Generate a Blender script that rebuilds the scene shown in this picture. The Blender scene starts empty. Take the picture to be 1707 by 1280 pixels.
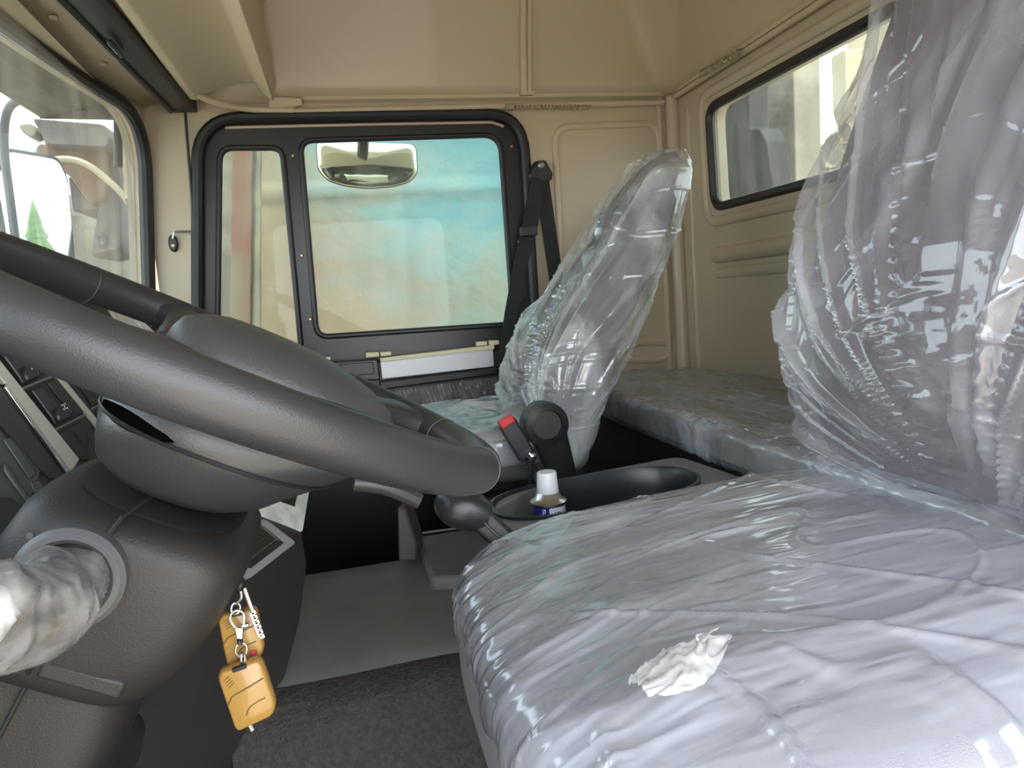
import bpy, bmesh, math, random
from mathutils import Vector, Matrix, noise
from mathutils.geometry import tessellate_polygon
random.seed(7)
S = bpy.context.scene
COL = S.collection
# ------------------------------------------------------------------ camera
W, H, F = 1707.0, 1280.0, 1184.0
CAM = Vector((0, 0, 0.9))
_vy = Vector((575 - 853.5, 515 - 640, F))
_t = -(_vy.x * _vy.x + _vy.y * _vy.y + F * F) / (_vy.x - 0.075 * _vy.y)
_vx = Vector((_vy.x + _t, _vy.y - 0.075 * _t, F))
DY = _vy.normalized(); DX = _vx.normalized()
if DX.x < 0: DX = -DX
DZ = DX.cross(DY)
if DZ.y > 0: DZ = -DZ
def w_of(c):            # image-space vector (right, down, forward) -> world
    return Vector((DX.dot(c), DY.dot(c), DZ.dot(c)))
right, down, fwd = w_of(Vector((1, 0, 0))), w_of(Vector((0, 1, 0))), w_of(Vector((0, 0, 1)))
cd = bpy.data.cameras.new('camera'); cam = bpy.data.objects.new('camera', cd); COL.objects.link(cam)
cam.matrix_world = Matrix((( right.x, -down.x, -fwd.x, CAM.x), (right.y, -down.y, -fwd.y, CAM.y), (right.z, -down.z, -fwd.z, CAM.z), (0, 0, 0, 1)))
cd.sensor_width = 36; cd.lens = F / W * 36; cd.clip_start = 0.02; cd.clip_end = 500
S.camera = cam
# ------------------------------------------------------------------ light
wd = bpy.data.worlds.new('world'); S.world = wd; wd.use_nodes = True
wn = wd.node_tree; wn.nodes.clear()
o_ = wn.nodes.new('ShaderNodeOutputWorld'); bg = wn.nodes.new('ShaderNodeBackground')
tc = wn.nodes.new('ShaderNodeTexCoord'); sx = wn.nodes.new('ShaderNodeSeparateXYZ'); cr = wn.nodes.new('ShaderNodeValToRGB')
wn.links.new(tc.outputs['Generated'], sx.inputs[0]); wn.links.new(sx.outputs['Z'], cr.inputs[0])
cr.color_ramp.elements[0].position = 0.0; cr.color_ramp.elements[0].color = (0.92, 0.95, 0.97, 1)
cr.color_ramp.elements[1].position = 0.9; cr.color_ramp.elements[1].color = (0.46, 0.54, 0.68, 1)
wn.links.new(cr.outputs[0], bg.inputs[0]); wn.links.new(bg.outputs[0], o_.inputs[0])
bg.inputs[1].default_value = 2.6
sl = bpy.data.lights.new('sun', 'SUN'); sun = bpy.data.objects.new('sun', sl); COL.objects.link(sun)
sl.energy = 4.0; sl.angle = 0.02; sl.color = (1.0, 0.95, 0.86)
SUN_DIR = Vector((0.10, 0.36, -1.0)).normalized()
sun.rotation_euler = SUN_DIR.to_track_quat('-Z', 'Y').to_euler()
S.view_settings.view_transform = 'Standard'; S.view_settings.look = 'None'
S.view_settings.gamma = 1.0; S.view_settings.use_curve_mapping = False
S.view_settings.exposure = 1.75
S.cycles.max_bounces = 10; S.cycles.diffuse_bounces = 5; S.cycles.transparent_max_bounces = 24
S.cycles.caustics_reflective = False; S.cycles.caustics_refractive = False
S.cycles.sample_clamp_indirect = 6.0

# ------------------------------------------------------------------ helpers
def P(px, py, ax, val):
    """point of the sight line through a photo pixel that lies on the plane ax = val"""
    r = w_of(Vector((px - 853.5, py - 640, F))); i = 'xyz'.index(ax)
    return CAM + r * ((val - CAM[i]) / r[i])
def PP(px, py, p0, nrm):
    r = w_of(Vector((px - 853.5, py - 640, F)))
    return CAM + r * ((p0 - CAM).dot(nrm) / r.dot(nrm))

def mat(name, col, rough=0.5, metal=0.0, bump=None, var=None, spec=0.5, emit=None, coat=0.0, sheen=0.0):
    """bump = (scale, strength, detail, distance); var = (colour2, scale, low, high)"""
    m = bpy.data.materials.new(name); m.use_nodes = True
    nt = m.node_tree; b = nt.nodes['Principled BSDF']
    b.inputs['Base Color'].default_value = (*col, 1); b.inputs['Roughness'].default_value = rough
    b.inputs['Metallic'].default_value = metal; b.inputs['Specular IOR Level'].default_value = spec
    b.inputs['Coat Weight'].default_value = coat
    if sheen: b.inputs['Sheen Weight'].default_value = sheen
    t = nt.nodes.new('ShaderNodeTexCoord')
    if bump:
        n = nt.nodes.new('ShaderNodeTexNoise'); n.inputs['Scale'].default_value = bump[0]; n.inputs['Detail'].default_value = bump[2]
        bp = nt.nodes.new('ShaderNodeBump'); bp.inputs['Strength'].default_value = bump[1]; bp.inputs['Distance'].default_value = bump[3]
        nt.links.new(t.outputs['Object'], n.inputs['Vector']); nt.links.new(n.outputs['Fac'], bp.inputs['Height']); nt.links.new(bp.outputs[0], b.inputs['Normal'])
    if var:
        n = nt.nodes.new('ShaderNodeTexNoise'); n.inputs['Scale'].default_value = var[1]; n.inputs['Detail'].default_value = 6
        r = nt.nodes.new('ShaderNodeValToRGB'); r.color_ramp.elements[0].position = var[2]; r.color_ramp.elements[1].position = var[3]
        r.color_ramp.elements[0].color = (*col, 1); r.color_ramp.elements[1].color = (*var[0], 1)
        nt.links.new(t.outputs['Object'], n.inputs['Vector']); nt.links.new(n.outputs['Fac'], r.inputs[0]); nt.links.new(r.outputs[0], b.inputs['Base Color'])
    return m

def two_sided(N, L, fr, ior):      # a thin sheet reflects alike on both faces
    g = N('ShaderNodeNewGeometry'); mr = N('ShaderNodeMapRange'); mr.inputs['To Min'].default_value = ior; mr.inputs['To Max'].default_value = 1 / ior
    L(g.outputs['Backfacing'], mr.inputs[0]); L(mr.outputs[0], fr.inputs[0])

def film(name, tint=(0.9, 0.92, 1.0), haze=0.12, gloss=0.12, rough=0.08, bump=(60, 0.35, 5, 0.01), stretch=(1, 1, 1), patch=6.0, fres=1.35):
    """thin clear plastic sheet: see-through + gloss + patchy milky haze"""
    m = bpy.data.materials.new(name); m.use_nodes = True; nt = m.node_tree; nt.nodes.clear()
    N = nt.nodes.new; L = nt.links.new
    out = N('ShaderNodeOutputMaterial'); tr = N('ShaderNodeBsdfTransparent'); gl = N('ShaderNodeBsdfGlossy'); di = N('ShaderNodeBsdfDiffuse'); tl = N('ShaderNodeBsdfTranslucent')
    gl.inputs['Roughness'].default_value = rough; di.inputs[0].default_value = (*tint, 1); tl.inputs[0].default_value = (*tint, 1)
    gl.inputs[0].default_value = (0.95, 0.97, 1, 1)
    t = N('ShaderNodeTexCoord'); mp = N('ShaderNodeMapping'); mp.inputs['Scale'].default_value = stretch
    L(t.outputs['Object'], mp.inputs[0])
    n = N('ShaderNodeTexNoise'); n.inputs['Scale'].default_value = bump[0]; n.inputs['Detail'].default_value = bump[2]; n.inputs['Distortion'].default_value = 0.4; n.noise_type = 'RIDGED_MULTIFRACTAL'
    L(mp.outputs[0], n.inputs['Vector'])
    bp = N('ShaderNodeBump'); bp.inputs['Strength'].default_value = bump[1]; bp.inputs['Distance'].default_value = bump[3]
    L(n.outputs['Fac'], bp.inputs['Height'])
    for x in (gl, di): L(bp.outputs[0], x.inputs['Normal'])
    fr = N('ShaderNodeFresnel'); two_sided(N, L, fr, fres); L(bp.outputs[0], fr.inputs['Normal'])
    ad = N('ShaderNodeMath'); ad.operation = 'ADD'; ad.use_clamp = True; L(fr.outputs[0], ad.inputs[0]); ad.inputs[1].default_value = gloss
    n2 = N('ShaderNodeTexNoise'); n2.inputs['Scale'].default_value = patch; n2.inputs['Detail'].default_value = 7; n2.inputs['Distortion'].default_value = 1.2; L(mp.outputs[0], n2.inputs['Vector'])
    r2 = N('ShaderNodeMapRange'); r2.inputs['From Min'].default_value = 0.42; r2.inputs['From Max'].default_value = 0.62; r2.inputs['To Min'].default_value = haze * 0.35; r2.inputs['To Max'].default_value = haze * 1.6
    L(n2.outputs['Fac'], r2.inputs[0])
    md = N('ShaderNodeMixShader'); md.inputs[0].default_value = 0.35; L(di.outputs[0], md.inputs[1]); L(tl.outputs[0], md.inputs[2])
    m1 = N('ShaderNodeMixShader'); L(r2.outputs[0], m1.inputs[0]); L(tr.outputs[0], m1.inputs[1]); L(md.outputs[0], m1.inputs[2])
    m2 = N('ShaderNodeMixShader'); L(ad.outputs[0], m2.inputs[0]); L(m1.outputs[0], m2.inputs[1]); L(gl.outputs[0], m2.inputs[2])
    L(m2.outputs[0], out.inputs[0])
    return m

def pane_mat(name, dust=0.06, tint=(1, 1, 1), scale=3.0, col=(0.75, 0.72, 0.62), ior=1.45):
    m = bpy.data.materials.new(name); m.use_nodes = True; nt = m.node_tree; nt.nodes.clear()
    N = nt.nodes.new; L = nt.links.new
    out = N('ShaderNodeOutputMaterial'); tr = N('ShaderNodeBsdfTransparent'); tr.inputs[0].default_value = (*tint, 1)
    gl = N('ShaderNodeBsdfGlossy'); gl.inputs['Roughness'].default_value = 0.0
    tl = N('ShaderNodeBsdfTranslucent'); tl.inputs[0].default_value = (*col, 1)
    fr = N('ShaderNodeFresnel'); two_sided(N, L, fr, ior)
    t = N('ShaderNodeTexCoord'); mp = N('ShaderNodeMapping'); mp.inputs['Scale'].default_value = (1, 1.6, 0.35); L(t.outputs['Object'], mp.inputs[0])
    n = N('ShaderNodeTexNoise'); n.inputs['Scale'].default_value = scale * 6; n.inputs['Detail'].default_value = 8; L(mp.outputs[0], n.inputs['Vector'])
    r = N('ShaderNodeMapRange'); r.inputs['From Min'].default_value = 0.35; r.inputs['From Max'].default_value = 0.75; r.inputs['To Min'].default_value = dust * 0.4; r.inputs['To Max'].default_value = dust * 2.4; L(n.outputs['Fac'], r.inputs[0])
    m1 = N('ShaderNodeMixShader'); L(r.outputs[0], m1.inputs[0]); L(tr.outputs[0], m1.inputs[1]); L(tl.outputs[0], m1.inputs[2])
    m2 = N('ShaderNodeMixShader'); L(fr.outputs[0], m2.inputs[0]); L(m1.outputs[0], m2.inputs[1]); L(gl.outputs[0], m2.inputs[2])
    L(m2.outputs[0], out.inputs[0]); return m

class MB:
    def __init__(s): s.v = []; s.f = []
    def add(s, vs, fs):
        k = len(s.v); s.v += [Vector(v) for v in vs]; s.f += [tuple(i + k for i in f) for f in fs]; return s
    def xf(s, M):
        s.v = [M @ v for v in s.v]; return s
    def box(s, c, d, R=None):
        c = Vector(c); vs = []
        for x in (-.5, .5):
            for y in (-.5, .5):
                for z in (-.5, .5):
                    q = Vector((x * d[0], y * d[1], z * d[2])); vs.append(c + (R @ q if R else q))
        return s.add(vs, [(0, 1, 3, 2), (4, 6, 7, 5), (0, 4, 5, 1), (2, 3, 7, 6), (0, 2, 6, 4), (1, 5, 7, 3)])
    def loft(s, rings, cap=True, closed=False):
        n = len(rings[0]); vs = [p for r in rings for p in r]; fs = []
        m = len(rings)
        for i in range(m if closed else m - 1):
            for j in range(n):
                a = i * n + j; b = i * n + (j + 1) % n; i2 = (i + 1) % m
                fs.append((a, b, i2 * n + (j + 1) % n, i2 * n + j))
        if cap and not closed:
            fs.append(tuple(range(n - 1, -1, -1))); fs.append(tuple((m - 1) * n + j for j in range(n)))
        return s.add(vs, fs)
    def tube(s, pts, r, n=12, closed=False, cap=True, sq=None):
        pts = [Vector(p) for p in pts]; m = len(pts); rings = []
        up = Vector((0, 0, 1)); prev = None
        for i, p in enumerate(pts):
            a = pts[i - 1] if (i > 0 or closed) else p; b = pts[(i + 1) % m] if (i < m - 1 or closed) else p
            t = (b - a).normalized()
            if prev is None:
                q = up if abs(t.dot(up)) < .9 else Vector((1, 0, 0)); x = (q - t * q.dot(t)).normalized()
            else: x = (prev - t * prev.dot(t)).normalized()
            prev = x; y = t.cross(x); rr = r[i] if isinstance(r, (list, tuple)) else r
            rx, ry = (rr, rr) if sq is None else (rr, rr * sq)
            rings.append([p + x * rx * math.cos(2 * math.pi * k / n) + y * ry * math.sin(2 * math.pi * k / n) for k in range(n)])
        return s.loft(rings, cap, closed)
    def lathe(s, prof, M=None, n=32):
        rings = [[Vector((r * math.cos(2 * math.pi * k / n), r * math.sin(2 * math.pi * k / n), z)) for k in range(n)] for r, z in prof]
        if M: rings = [[M @ p for p in r] for r in rings]
        return s.loft(rings)
    def grid(s, fn, nu, nv, closed_v=False):
        vs = [fn(i / (nu - 1), j / (nv - 1) if not closed_v else j / nv) for i in range(nu) for j in range(nv)]; fs = []
        for i in range(nu - 1):
            for j in range(nv if closed_v else nv - 1):
                j2 = (j + 1) % nv; fs.append((i * nv + j, (i + 1) * nv + j, (i + 1) * nv + j2, i * nv + j2))
        return s.add(vs, fs)
    def plate(s, outer, holes, th, fn):
        """outline with holes in (u, v); fn(u, v, d) -> world, d = depth 0..th"""
        loops = [list(outer)] + [list(h) for h in holes]
        tri = tessellate_polygon([[Vector((u, v, 0)) for u, v in l] for l in loops])
        flat = [p for l in loops for p in l]; n = len(flat)
        vs = [fn(u, v, 0) for u, v in flat] + [fn(u, v, th) for u, v in flat]; fs = []
        for a, b, c in tri: fs.append((a, b, c)); fs.append((c + n, b + n, a + n))
        k = 0
        for l in loops:
            m = len(l)
            for i in range(m): a = k + i; b = k + (i + 1) % m; fs.append((a, b, b + n, a + n))
            k += m
        return s.add(vs, fs)
    def build(s, name, m, parent=None, smooth=35, bevel=0, seg=2, sub=0, recalc=True, solid=0):
        me = bpy.data.meshes.new(name)
        c = Vector((0, 0, 0))
        if parent is None and s.v:
            lo = Vector([min(v[i] for v in s.v) for i in range(3)]); hi = Vector([max(v[i] for v in s.v) for i in range(3)])
            c = (lo + hi) / 2; c.z = lo.z
        elif parent is not None: c = parent.matrix_world.translation.copy() if parent.type == 'EMPTY' else Vector(parent.get('_o', (0, 0, 0)))
        me.from_pydata([tuple(v - c) for v in s.v], [], s.f)
        if recalc:
            b = bmesh.new(); b.from_mesh(me); bmesh.ops.remove_doubles(b, verts=b.verts, dist=1e-6); bmesh.ops.recalc_face_normals(b, faces=b.faces); b.to_mesh(me); b.free()
        if smooth:
            me.shade_smooth(); me.set_sharp_from_angle(angle=math.radians(smooth))
        me.materials.append(m)
        o = bpy.data.objects.new(name, me); COL.objects.link(o)
        o['_o'] = (c.x, c.y, c.z)
        if parent is None: o.location = c
        else:
            o.parent = parent
        if bevel:
            bm_ = o.modifiers.new('b', 'BEVEL'); bm_.width = bevel; bm_.segments = seg; bm_.limit_method = 'ANGLE'; bm_.angle_limit = math.radians(40)
        if solid:
            so = o.modifiers.new('s', 'SOLIDIFY'); so.thickness = solid; so.offset = 0
        if sub:
            sb = o.modifiers.new('u', 'SUBSURF'); sb.levels = sub; sb.render_levels = sub
        return o

def empty(name, loc):
    o = bpy.data.objects.new(name, None); COL.objects.link(o); o.location = loc; o.empty_display_size = 0.05
    o.matrix_world = Matrix.Translation(loc); o['_o'] = tuple(loc); return o
def tag(o, label=None, cat=None, group=None, kind=None):
    if label: o['label'] = label
    if cat: o['category'] = cat
    if group: o['group'] = group
    if kind: o['kind'] = kind
    return o
def rrect(x0, y0, x1, y1, r, n=6):
    pts = []
    for cx, cy, a in ((x1 - r, y1 - r, 0), (x0 + r, y1 - r, 90), (x0 + r, y0 + r, 180), (x1 - r, y0 + r, 270)):
        for k in range(n + 1):
            t = math.radians(a + 90 * k / n); pts.append((cx + r * math.cos(t), cy + r * math.sin(t)))
    return pts
def rpoly(pts, rad, n=6):
    """polygon with rounded corners (2-D)"""
    out = []; m = len(pts)
    for i in range(m):
        a, b, c = Vector(pts[i - 1]).to_2d(), Vector(pts[i]).to_2d(), Vector(pts[(i + 1) % m]).to_2d()
        r = rad[i] if isinstance(rad, (list, tuple)) else rad
        d1 = (a - b); d2 = (c - b); r = min(r, d1.length * .48, d2.length * .48)
        p = b + d1.normalized() * r; q = b + d2.normalized() * r
        for k in range(n + 1):
            t = k / n; out.append(tuple(p * (1 - t) ** 2 + b * 2 * t * (1 - t) + q * t * t))
    return out
def spl(pts, n=8, closed=False):
    """Catmull-Rom through points"""
    pts = [Vector(p) for p in pts]; m = len(pts); out = []
    for i in range(m if closed else m - 1):
        g = lambda k: pts[k % m] if closed else pts[max(0, min(m - 1, k))]
        p0, p1, p2, p3 = g(i - 1), g(i), g(i + 1), g(i + 2)
        for k in range(n):
            t = k / n
            out.append(0.5 * ((2 * p1) + (p2 - p0) * t + (2 * p0 - 5 * p1 + 4 * p2 - p3) * t * t + (3 * p1 - p0 - 3 * p2 + p3) * t ** 3))
    if not closed: out.append(pts[-1])
    return out
def lerp_tab(tab, x):
    if x <= tab[0][0]: return tab[0][1:]
    if x >= tab[-1][0]: return tab[-1][1:]
    for i in range(len(tab) - 1):
        if x <= tab[i + 1][0]: break
    t = (x - tab[i][0]) / (tab[i + 1][0] - tab[i][0]); m = len(tab) - 1
    def tang(k, c):
        a, b = max(0, k - 1), min(m, k + 1); return (tab[b][c] - tab[a][c]) / (tab[b][0] - tab[a][0])
    h = tab[i + 1][0] - tab[i][0]; out = []
    for c in range(1, len(tab[0])):
        out.append((2 * t ** 3 - 3 * t * t + 1) * tab[i][c] + (t ** 3 - 2 * t * t + t) * h * tang(i, c) + (3 * t * t - 2 * t ** 3) * tab[i + 1][c] + (t ** 3 - t * t) * h * tang(i + 1, c))
    return tuple(out)
def sellipse(c, ax, ay, a, b, k=4.0, n=40):
    out = []
    for i in range(n):
        t = 2 * math.pi * i / n; ct, st = math.cos(t), math.sin(t)
        out.append(c + ax * (a * math.copysign(abs(ct) ** (2 / k), ct)) + ay * (b * math.copysign(abs(st) ** (2 / k), st)))
    return out
def text(name, body, size, loc, R, m, parent, depth=0.0006, align='CENTER'):
    cu = bpy.data.curves.new(name, 'FONT'); cu.body = body; cu.size = size; cu.extrude = depth; cu.align_x = align; cu.align_y = 'CENTER'
    tmp = bpy.data.objects.new(name + '_t', cu); COL.objects.link(tmp)
    dg = bpy.context.evaluated_depsgraph_get(); me = bpy.data.meshes.new_from_object(tmp.evaluated_get(dg)); bpy.data.objects.remove(tmp)
    M = Matrix.Translation(loc) @ R.to_4x4()
    mb = MB(); mb.add([M @ v.co for v in me.vertices], [tuple(p.vertices) for p in me.polygons])
    return mb.build(name, m, parent, smooth=0)
def frame(x, y):
    """3x3 with columns x, y, z = x cross y"""
    x = x.normalized(); z = x.cross(y).normalized(); y = z.cross(x)
    return Matrix((x, y, z)).transposed()

# ------------------------------------------------------------------ materials
CREAM = mat('cream_paint', (0.50, 0.42, 0.30), 0.38, bump=(18, 0.05, 3, 0.01), coat=0.15)
CREAMP = mat('cream_moulding', (0.54, 0.455, 0.32), 0.45, bump=(25, 0.04, 3, 0.01))
RUBBER = mat('black_rubber', (0.014, 0.014, 0.016), 0.42)
BLACKP = mat('black_plastic', (0.016, 0.016, 0.018), 0.40, bump=(350, 0.12, 3, 0.003))
FRAMEM = mat('black_painted_frame', (0.018, 0.018, 0.02), 0.33)
DARK = mat('dark_void_paint', (0.012, 0.012, 0.013), 0.7)
VINYL = mat('grey_vinyl_mat', (0.24, 0.24, 0.23), 0.36, bump=(420, 0.5, 3, 0.002), var=((0.16, 0.16, 0.155), 5, 0.35, 0.7))
WHEELM = mat('charcoal_soft_plastic', (0.027, 0.027, 0.030), 0.38, bump=(900, 0.2, 2, 0.0010), var=((0.042, 0.040, 0.040), 9, .4, .7))
PADM = mat('charcoal_pad', (0.060, 0.060, 0.060), 0.45, bump=(500, 0.3, 2, 0.0012))
COLM = mat('column_plastic', (0.020, 0.0185, 0.018), 0.46, bump=(600, 0.3, 3, 0.0012), var=((0.034, 0.029, 0.026), 8, 0.4, 0.65), spec=.35)
HUBM = mat('hub_plastic', (0.034, 0.038, 0.042), 0.33, bump=(500, 0.2, 3, 0.0012), var=((0.048, 0.040, 0.036), 6, 0.45, 0.65))
DASHM = mat('dash_plastic', (0.035, 0.036, 0.038), 0.5, bump=(500, 0.3, 2, 0.0012))
DASHG = mat('dash_grey_green', (0.075, 0.085, 0.085), 0.45, bump=(500, 0.2, 2, 0.001))
SWM = mat('switch_plastic', (0.028, 0.028, 0.032), 0.35)
BLANK = mat('blanking_plate', (0.022, 0.024, 0.020), 0.32)
SILVER = mat('silver_trim', (0.55, 0.53, 0.47), 0.35, metal=0.35)
ALU = mat('aluminium_plate', (0.62, 0.62, 0.66), 0.42, metal=0.25, bump=(40, 0.05, 3, 0.01))
CHROME = mat('chrome', (0.75, 0.75, 0.75), 0.12, metal=1.0)
STEEL = mat('steel', (0.5, 0.5, 0.48), 0.28, metal=1.0)
BRASS = mat('brass_screw', (0.45, 0.33, 0.2), 0.35, metal=0.8)
FABRIC = mat('mauve_grey_fabric', (0.150, 0.130, 0.155), 0.85, bump=(900, 0.5, 2, 0.002), var=((0.19, 0.165, 0.185), 12, 0.4, 0.65))
FABLOW = mat('grey_seat_fabric', (0.33, 0.33, 0.36), 0.8, bump=(900, 0.4, 2, 0.002), var=((0.26, 0.26, 0.29), 3.0, 0.4, 0.65))
BUNKF = mat('bunk_vinyl', (0.17, 0.16, 0.145), 0.55, bump=(200, 0.15, 2, 0.002))
BELT = mat('black_webbing', (0.010, 0.010, 0.012), 0.75, bump=(900, 0.3, 2, 0.001))
RED = mat('red_button', (0.55, 0.03, 0.04), 0.35)
GOLD = mat('gold_plastic', (0.30, 0.17, 0.038), 0.33, bump=(60, 0.04, 2, 0.002), coat=0.3)
GROOVE = mat('dark_groove', (0.10, 0.06, 0.02), 0.6)
FILM_S = film('clear_cover_seat', haze=0.44, gloss=0.12, rough=0.12, bump=(26, 0.32, 6, 0.012), stretch=(0.5, 2.2, 1), patch=3.0)
FILM_B = film('clear_cover_back', haze=0.26, gloss=0.06, rough=0.07, bump=(9, 0.5, 6, 0.02), stretch=(1, 1.3, 0.6), patch=3.5)
FILM_P = film('clear_cover_passenger', tint=(0.9, 0.95, 0.95), haze=0.34, gloss=0.06, rough=0.10, bump=(10, 0.45, 5, 0.02), stretch=(1.6, 1, 0.4), patch=5)
FILM_K = film('clear_cover_bunk', tint=(0.82, 0.88, 0.98), haze=0.34, gloss=0.07, rough=0.14, bump=(45, 0.5, 5, 0.01), stretch=(2.2, 0.7, 1), patch=5)
FILM_W = film('milky_wrap', tint=(0.72, 0.69, 0.66), haze=0.5, gloss=0.08, rough=0.2, bump=(40, 0.4, 4, 0.01), patch=12)
GLASS = pane_mat('dusty_glass', 0.05, tint=(.58, .63, .61), ior=1.22)
GLASSW = pane_mat('dusty_windscreen', 0.03, tint=(.66, .70, .70), scale=2.0, ior=1.28)
GLASSR = pane_mat('rear_glass', 0.015, tint=(.60, .63, .60))
MIRROR = mat('mirror_glass', (0.9, 0.93, 0.95), 0.02, metal=1.0)

# ------------------------------------------------------------------ cab shell
YR, XR, ZS = 2.05, 1.025, 1.455       # passenger wall, rear wall, roof seam height
YL = -0.14                            # driver's side wall (door stands open)
def fr(u, v, d): return Vector((u, YR + d, v))        # passenger wall sheet
def uv(px, py, y=YR): q = P(px, py, 'y', y); return (q.x, q.z)
door_out = rpoly([uv(322, 640), uv(322, 190), uv(878, 182), uv(905, 640), uv(905, 1500), uv(322, 1500)], [.01, .11, .11, .02, .02, .02], 8)
def bead(mb, pts, w, h, axis, n=6, closed=True):
    """low rounded pressed ridge that follows a path on a wall; axis = inward normal"""
    pts = [Vector(p) for p in pts]; m = len(pts); rings = []
    for i in range(m):
        a = pts[i - 1] if (closed or i) else pts[i]; b = pts[(i + 1) % m] if (closed or i < m - 1) else pts[i]
        t = (b - a).normalized(); sd = t.cross(axis)
        rings.append([pts[i] + sd * (w / 2 * math.cos(math.pi * k / n)) + axis * (h * math.sin(math.pi * k / n) - .001) for k in range(n + 1)])
    k = len(mb.v); nn = n + 1; mb.v += [p for r in rings for p in r]
    for i in range(m if closed else m - 1):
        for j in range(n): mb.f.append((k + i * nn + j, k + i * nn + j + 1, k + ((i + 1) % m) * nn + j + 1, k + ((i + 1) % m) * nn + j))
wr = MB()
wr.plate([(-.47, -.1), (XR + .03, -.1), (XR + .03, ZS + .02), (-.47, ZS + .02)], [door_out], .05, fr)
IN = Vector((0, -1, 0))
def wpath(pxs, r=.03): return [Vector((u, YR, v)) for u, v in rpoly([uv(*p) for p in pxs], r, 6)]
bead(wr, wpath([(924, 212), (1098, 205), (1118, 600), (945, 600)], .05), .022, .009, IN)
bead(wr, wpath([(946, 240), (1085, 234), (1100, 540), (965, 540)], .03), .018, -.006, IN)
bead(wr, [Vector((u, YR, v)) for u, v in [uv(1052, 578), uv(1064, 573), uv(1108, 572), uv(1114, 580), uv(1118, 640)]], .012, .009, IN, closed=False)
tag(wr.build('wall_right', CREAM, smooth=30), kind='structure')
# corner post between side wall and rear wall
cp = MB(); cp.tube([(XR - .012, YR - .012, -.1), (XR - .012, YR - .012, .9), (XR - .012, YR - .012, ZS)], .022, 14)
cp.tube([(XR - .055, YR - .004, .6), (XR - .05, YR - .004, ZS)], .008, 10)
tag(cp.build('trim_1', CREAM), kind='structure')

def fb(u, v, d): return Vector((XR + d, u, v))        # rear wall sheet: u = y
def vb(px, py, x=XR): q = P(px, py, 'x', x); return (q.y, q.z)
rw = rpoly([vb(1180, 180), vb(1190, 347), (1.10, vb(1410, 287)[1] - .003), (1.135, vb(1468, 28)[1] + .004)], .045, 6)
wb = MB()
wb.plate([(YL, -.1), (YR, -.1), (YR, ZS + .02), (YL, ZS + .02)], [rw, ], .05, fb)
INX = Vector((-1, 0, 0))
def bpath(pxs, r=.03): return [Vector((XR, u, v)) for u, v in rpoly([vb(*p) for p in pxs], r, 6)]
cy_, cz_ = sum(p[0] for p in rw) / len(rw), sum(p[1] for p in rw) / len(rw)
bead(wb, [Vector((XR, cy_ + (u - cy_) * 1.10, cz_ + (v - cz_) * 1.28)) for u, v in rw], .03, .012, INX)
gz = vb(1180, 428)[1]
bead(wb, [Vector((XR, 1.83, gz)), Vector((XR, .5, gz))], .045, .022, INX, closed=False)
bead(wb, [Vector((XR, 1.83, gz - .05)), Vector((XR, .5, gz - .05))], .03, .010, INX, closed=False)
bead(wb, [Vector((XR, 1.965, .6)), Vector((XR, 1.965, 1.40))], .02, .008, INX, closed=False)
tag(wb.build('wall_rear', CREAM, smooth=30), kind='structure')

# front: windscreen wall
def xw(y, z):           # windscreen surface
    c = (y - .96) / 1.09
    return -.535 + .085 * abs(c) ** 2.2 - (1.42 - z) * .10
WH = [(q[0], q[1]) for q in rpoly([(2.035, .80), (2.035, 1.425), (-.06, 1.425), (-.06, .80)], [.10, .15, .15, .10], 12)]
def ff(u, v, d): return Vector((xw(u, v) - d, u, v))
def densify(l, s=.06):
    o = []
    for a, b in zip(l, l[1:] + l[:1]):
        k = max(1, int(math.hypot(b[0] - a[0], b[1] - a[1]) / s)); o += [(a[0] + (b[0] - a[0]) * i / k, a[1] + (b[1] - a[1]) * i / k) for i in range(k)]
    return o
wf = MB()
wf.plate(densify([(YL, -.1), (2.06, -.1), (2.06, 1.47), (YL, 1.47)]), [densify(WH)], .04, ff)
tag(wf.build('wall_front', CREAM, smooth=50), kind='structure')
w1 = empty('window_1', Vector((xw(1, .8), 1, .8))); tag(w1, kind='structure')
loop = [Vector((xw(u, v) + .004, u, v)) for u, v in densify(WH, .04)]
MB().tube(loop, .017, 10, closed=True).build('rubber_seal', RUBBER, w1)
MB().plate(densify(WH), [], .005, lambda u, v, d: Vector((xw(u, v) - .02 - d, u, v))).build('windscreen_glass', GLASSW, w1, smooth=60)
# header under the roof: shelf above the windscreen
def hd(s, t):
    y = -.1 + 2.14 * t; a = Vector((xw(y, 1.42) + .0, y, 1.445)); b = Vector((-.335, y, 1.468))
    p = a.lerp(b, s); p.z += .012 * math.sin(math.pi * s); return p
hb = MB(); hb.grid(hd, 10, 30); hb.build('trim_2', CREAMP, smooth=60, solid=.004); tag(bpy.data.objects['trim_2'], kind='structure')
for i, q in enumerate(((88, 28), (172, 106))):
    c = P(*q, 'z', 1.458)
    MB().lathe([(0.0, .0), (.0065, .0), (.008, .0015), (.008, .004), (0, .004)], Matrix.Translation(c - Vector((0, 0, .004))), 20).build('screw_cap', CREAMP, None)
    tag(bpy.data.objects['screw_cap' + ('' if i == 0 else '.001')], ('cream screw cap nearer the top edge on the windscreen header', 'cream screw cap further down the windscreen header, towards the corner')[i], 'screw cap', 'screw caps on the windscreen header')

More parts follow.
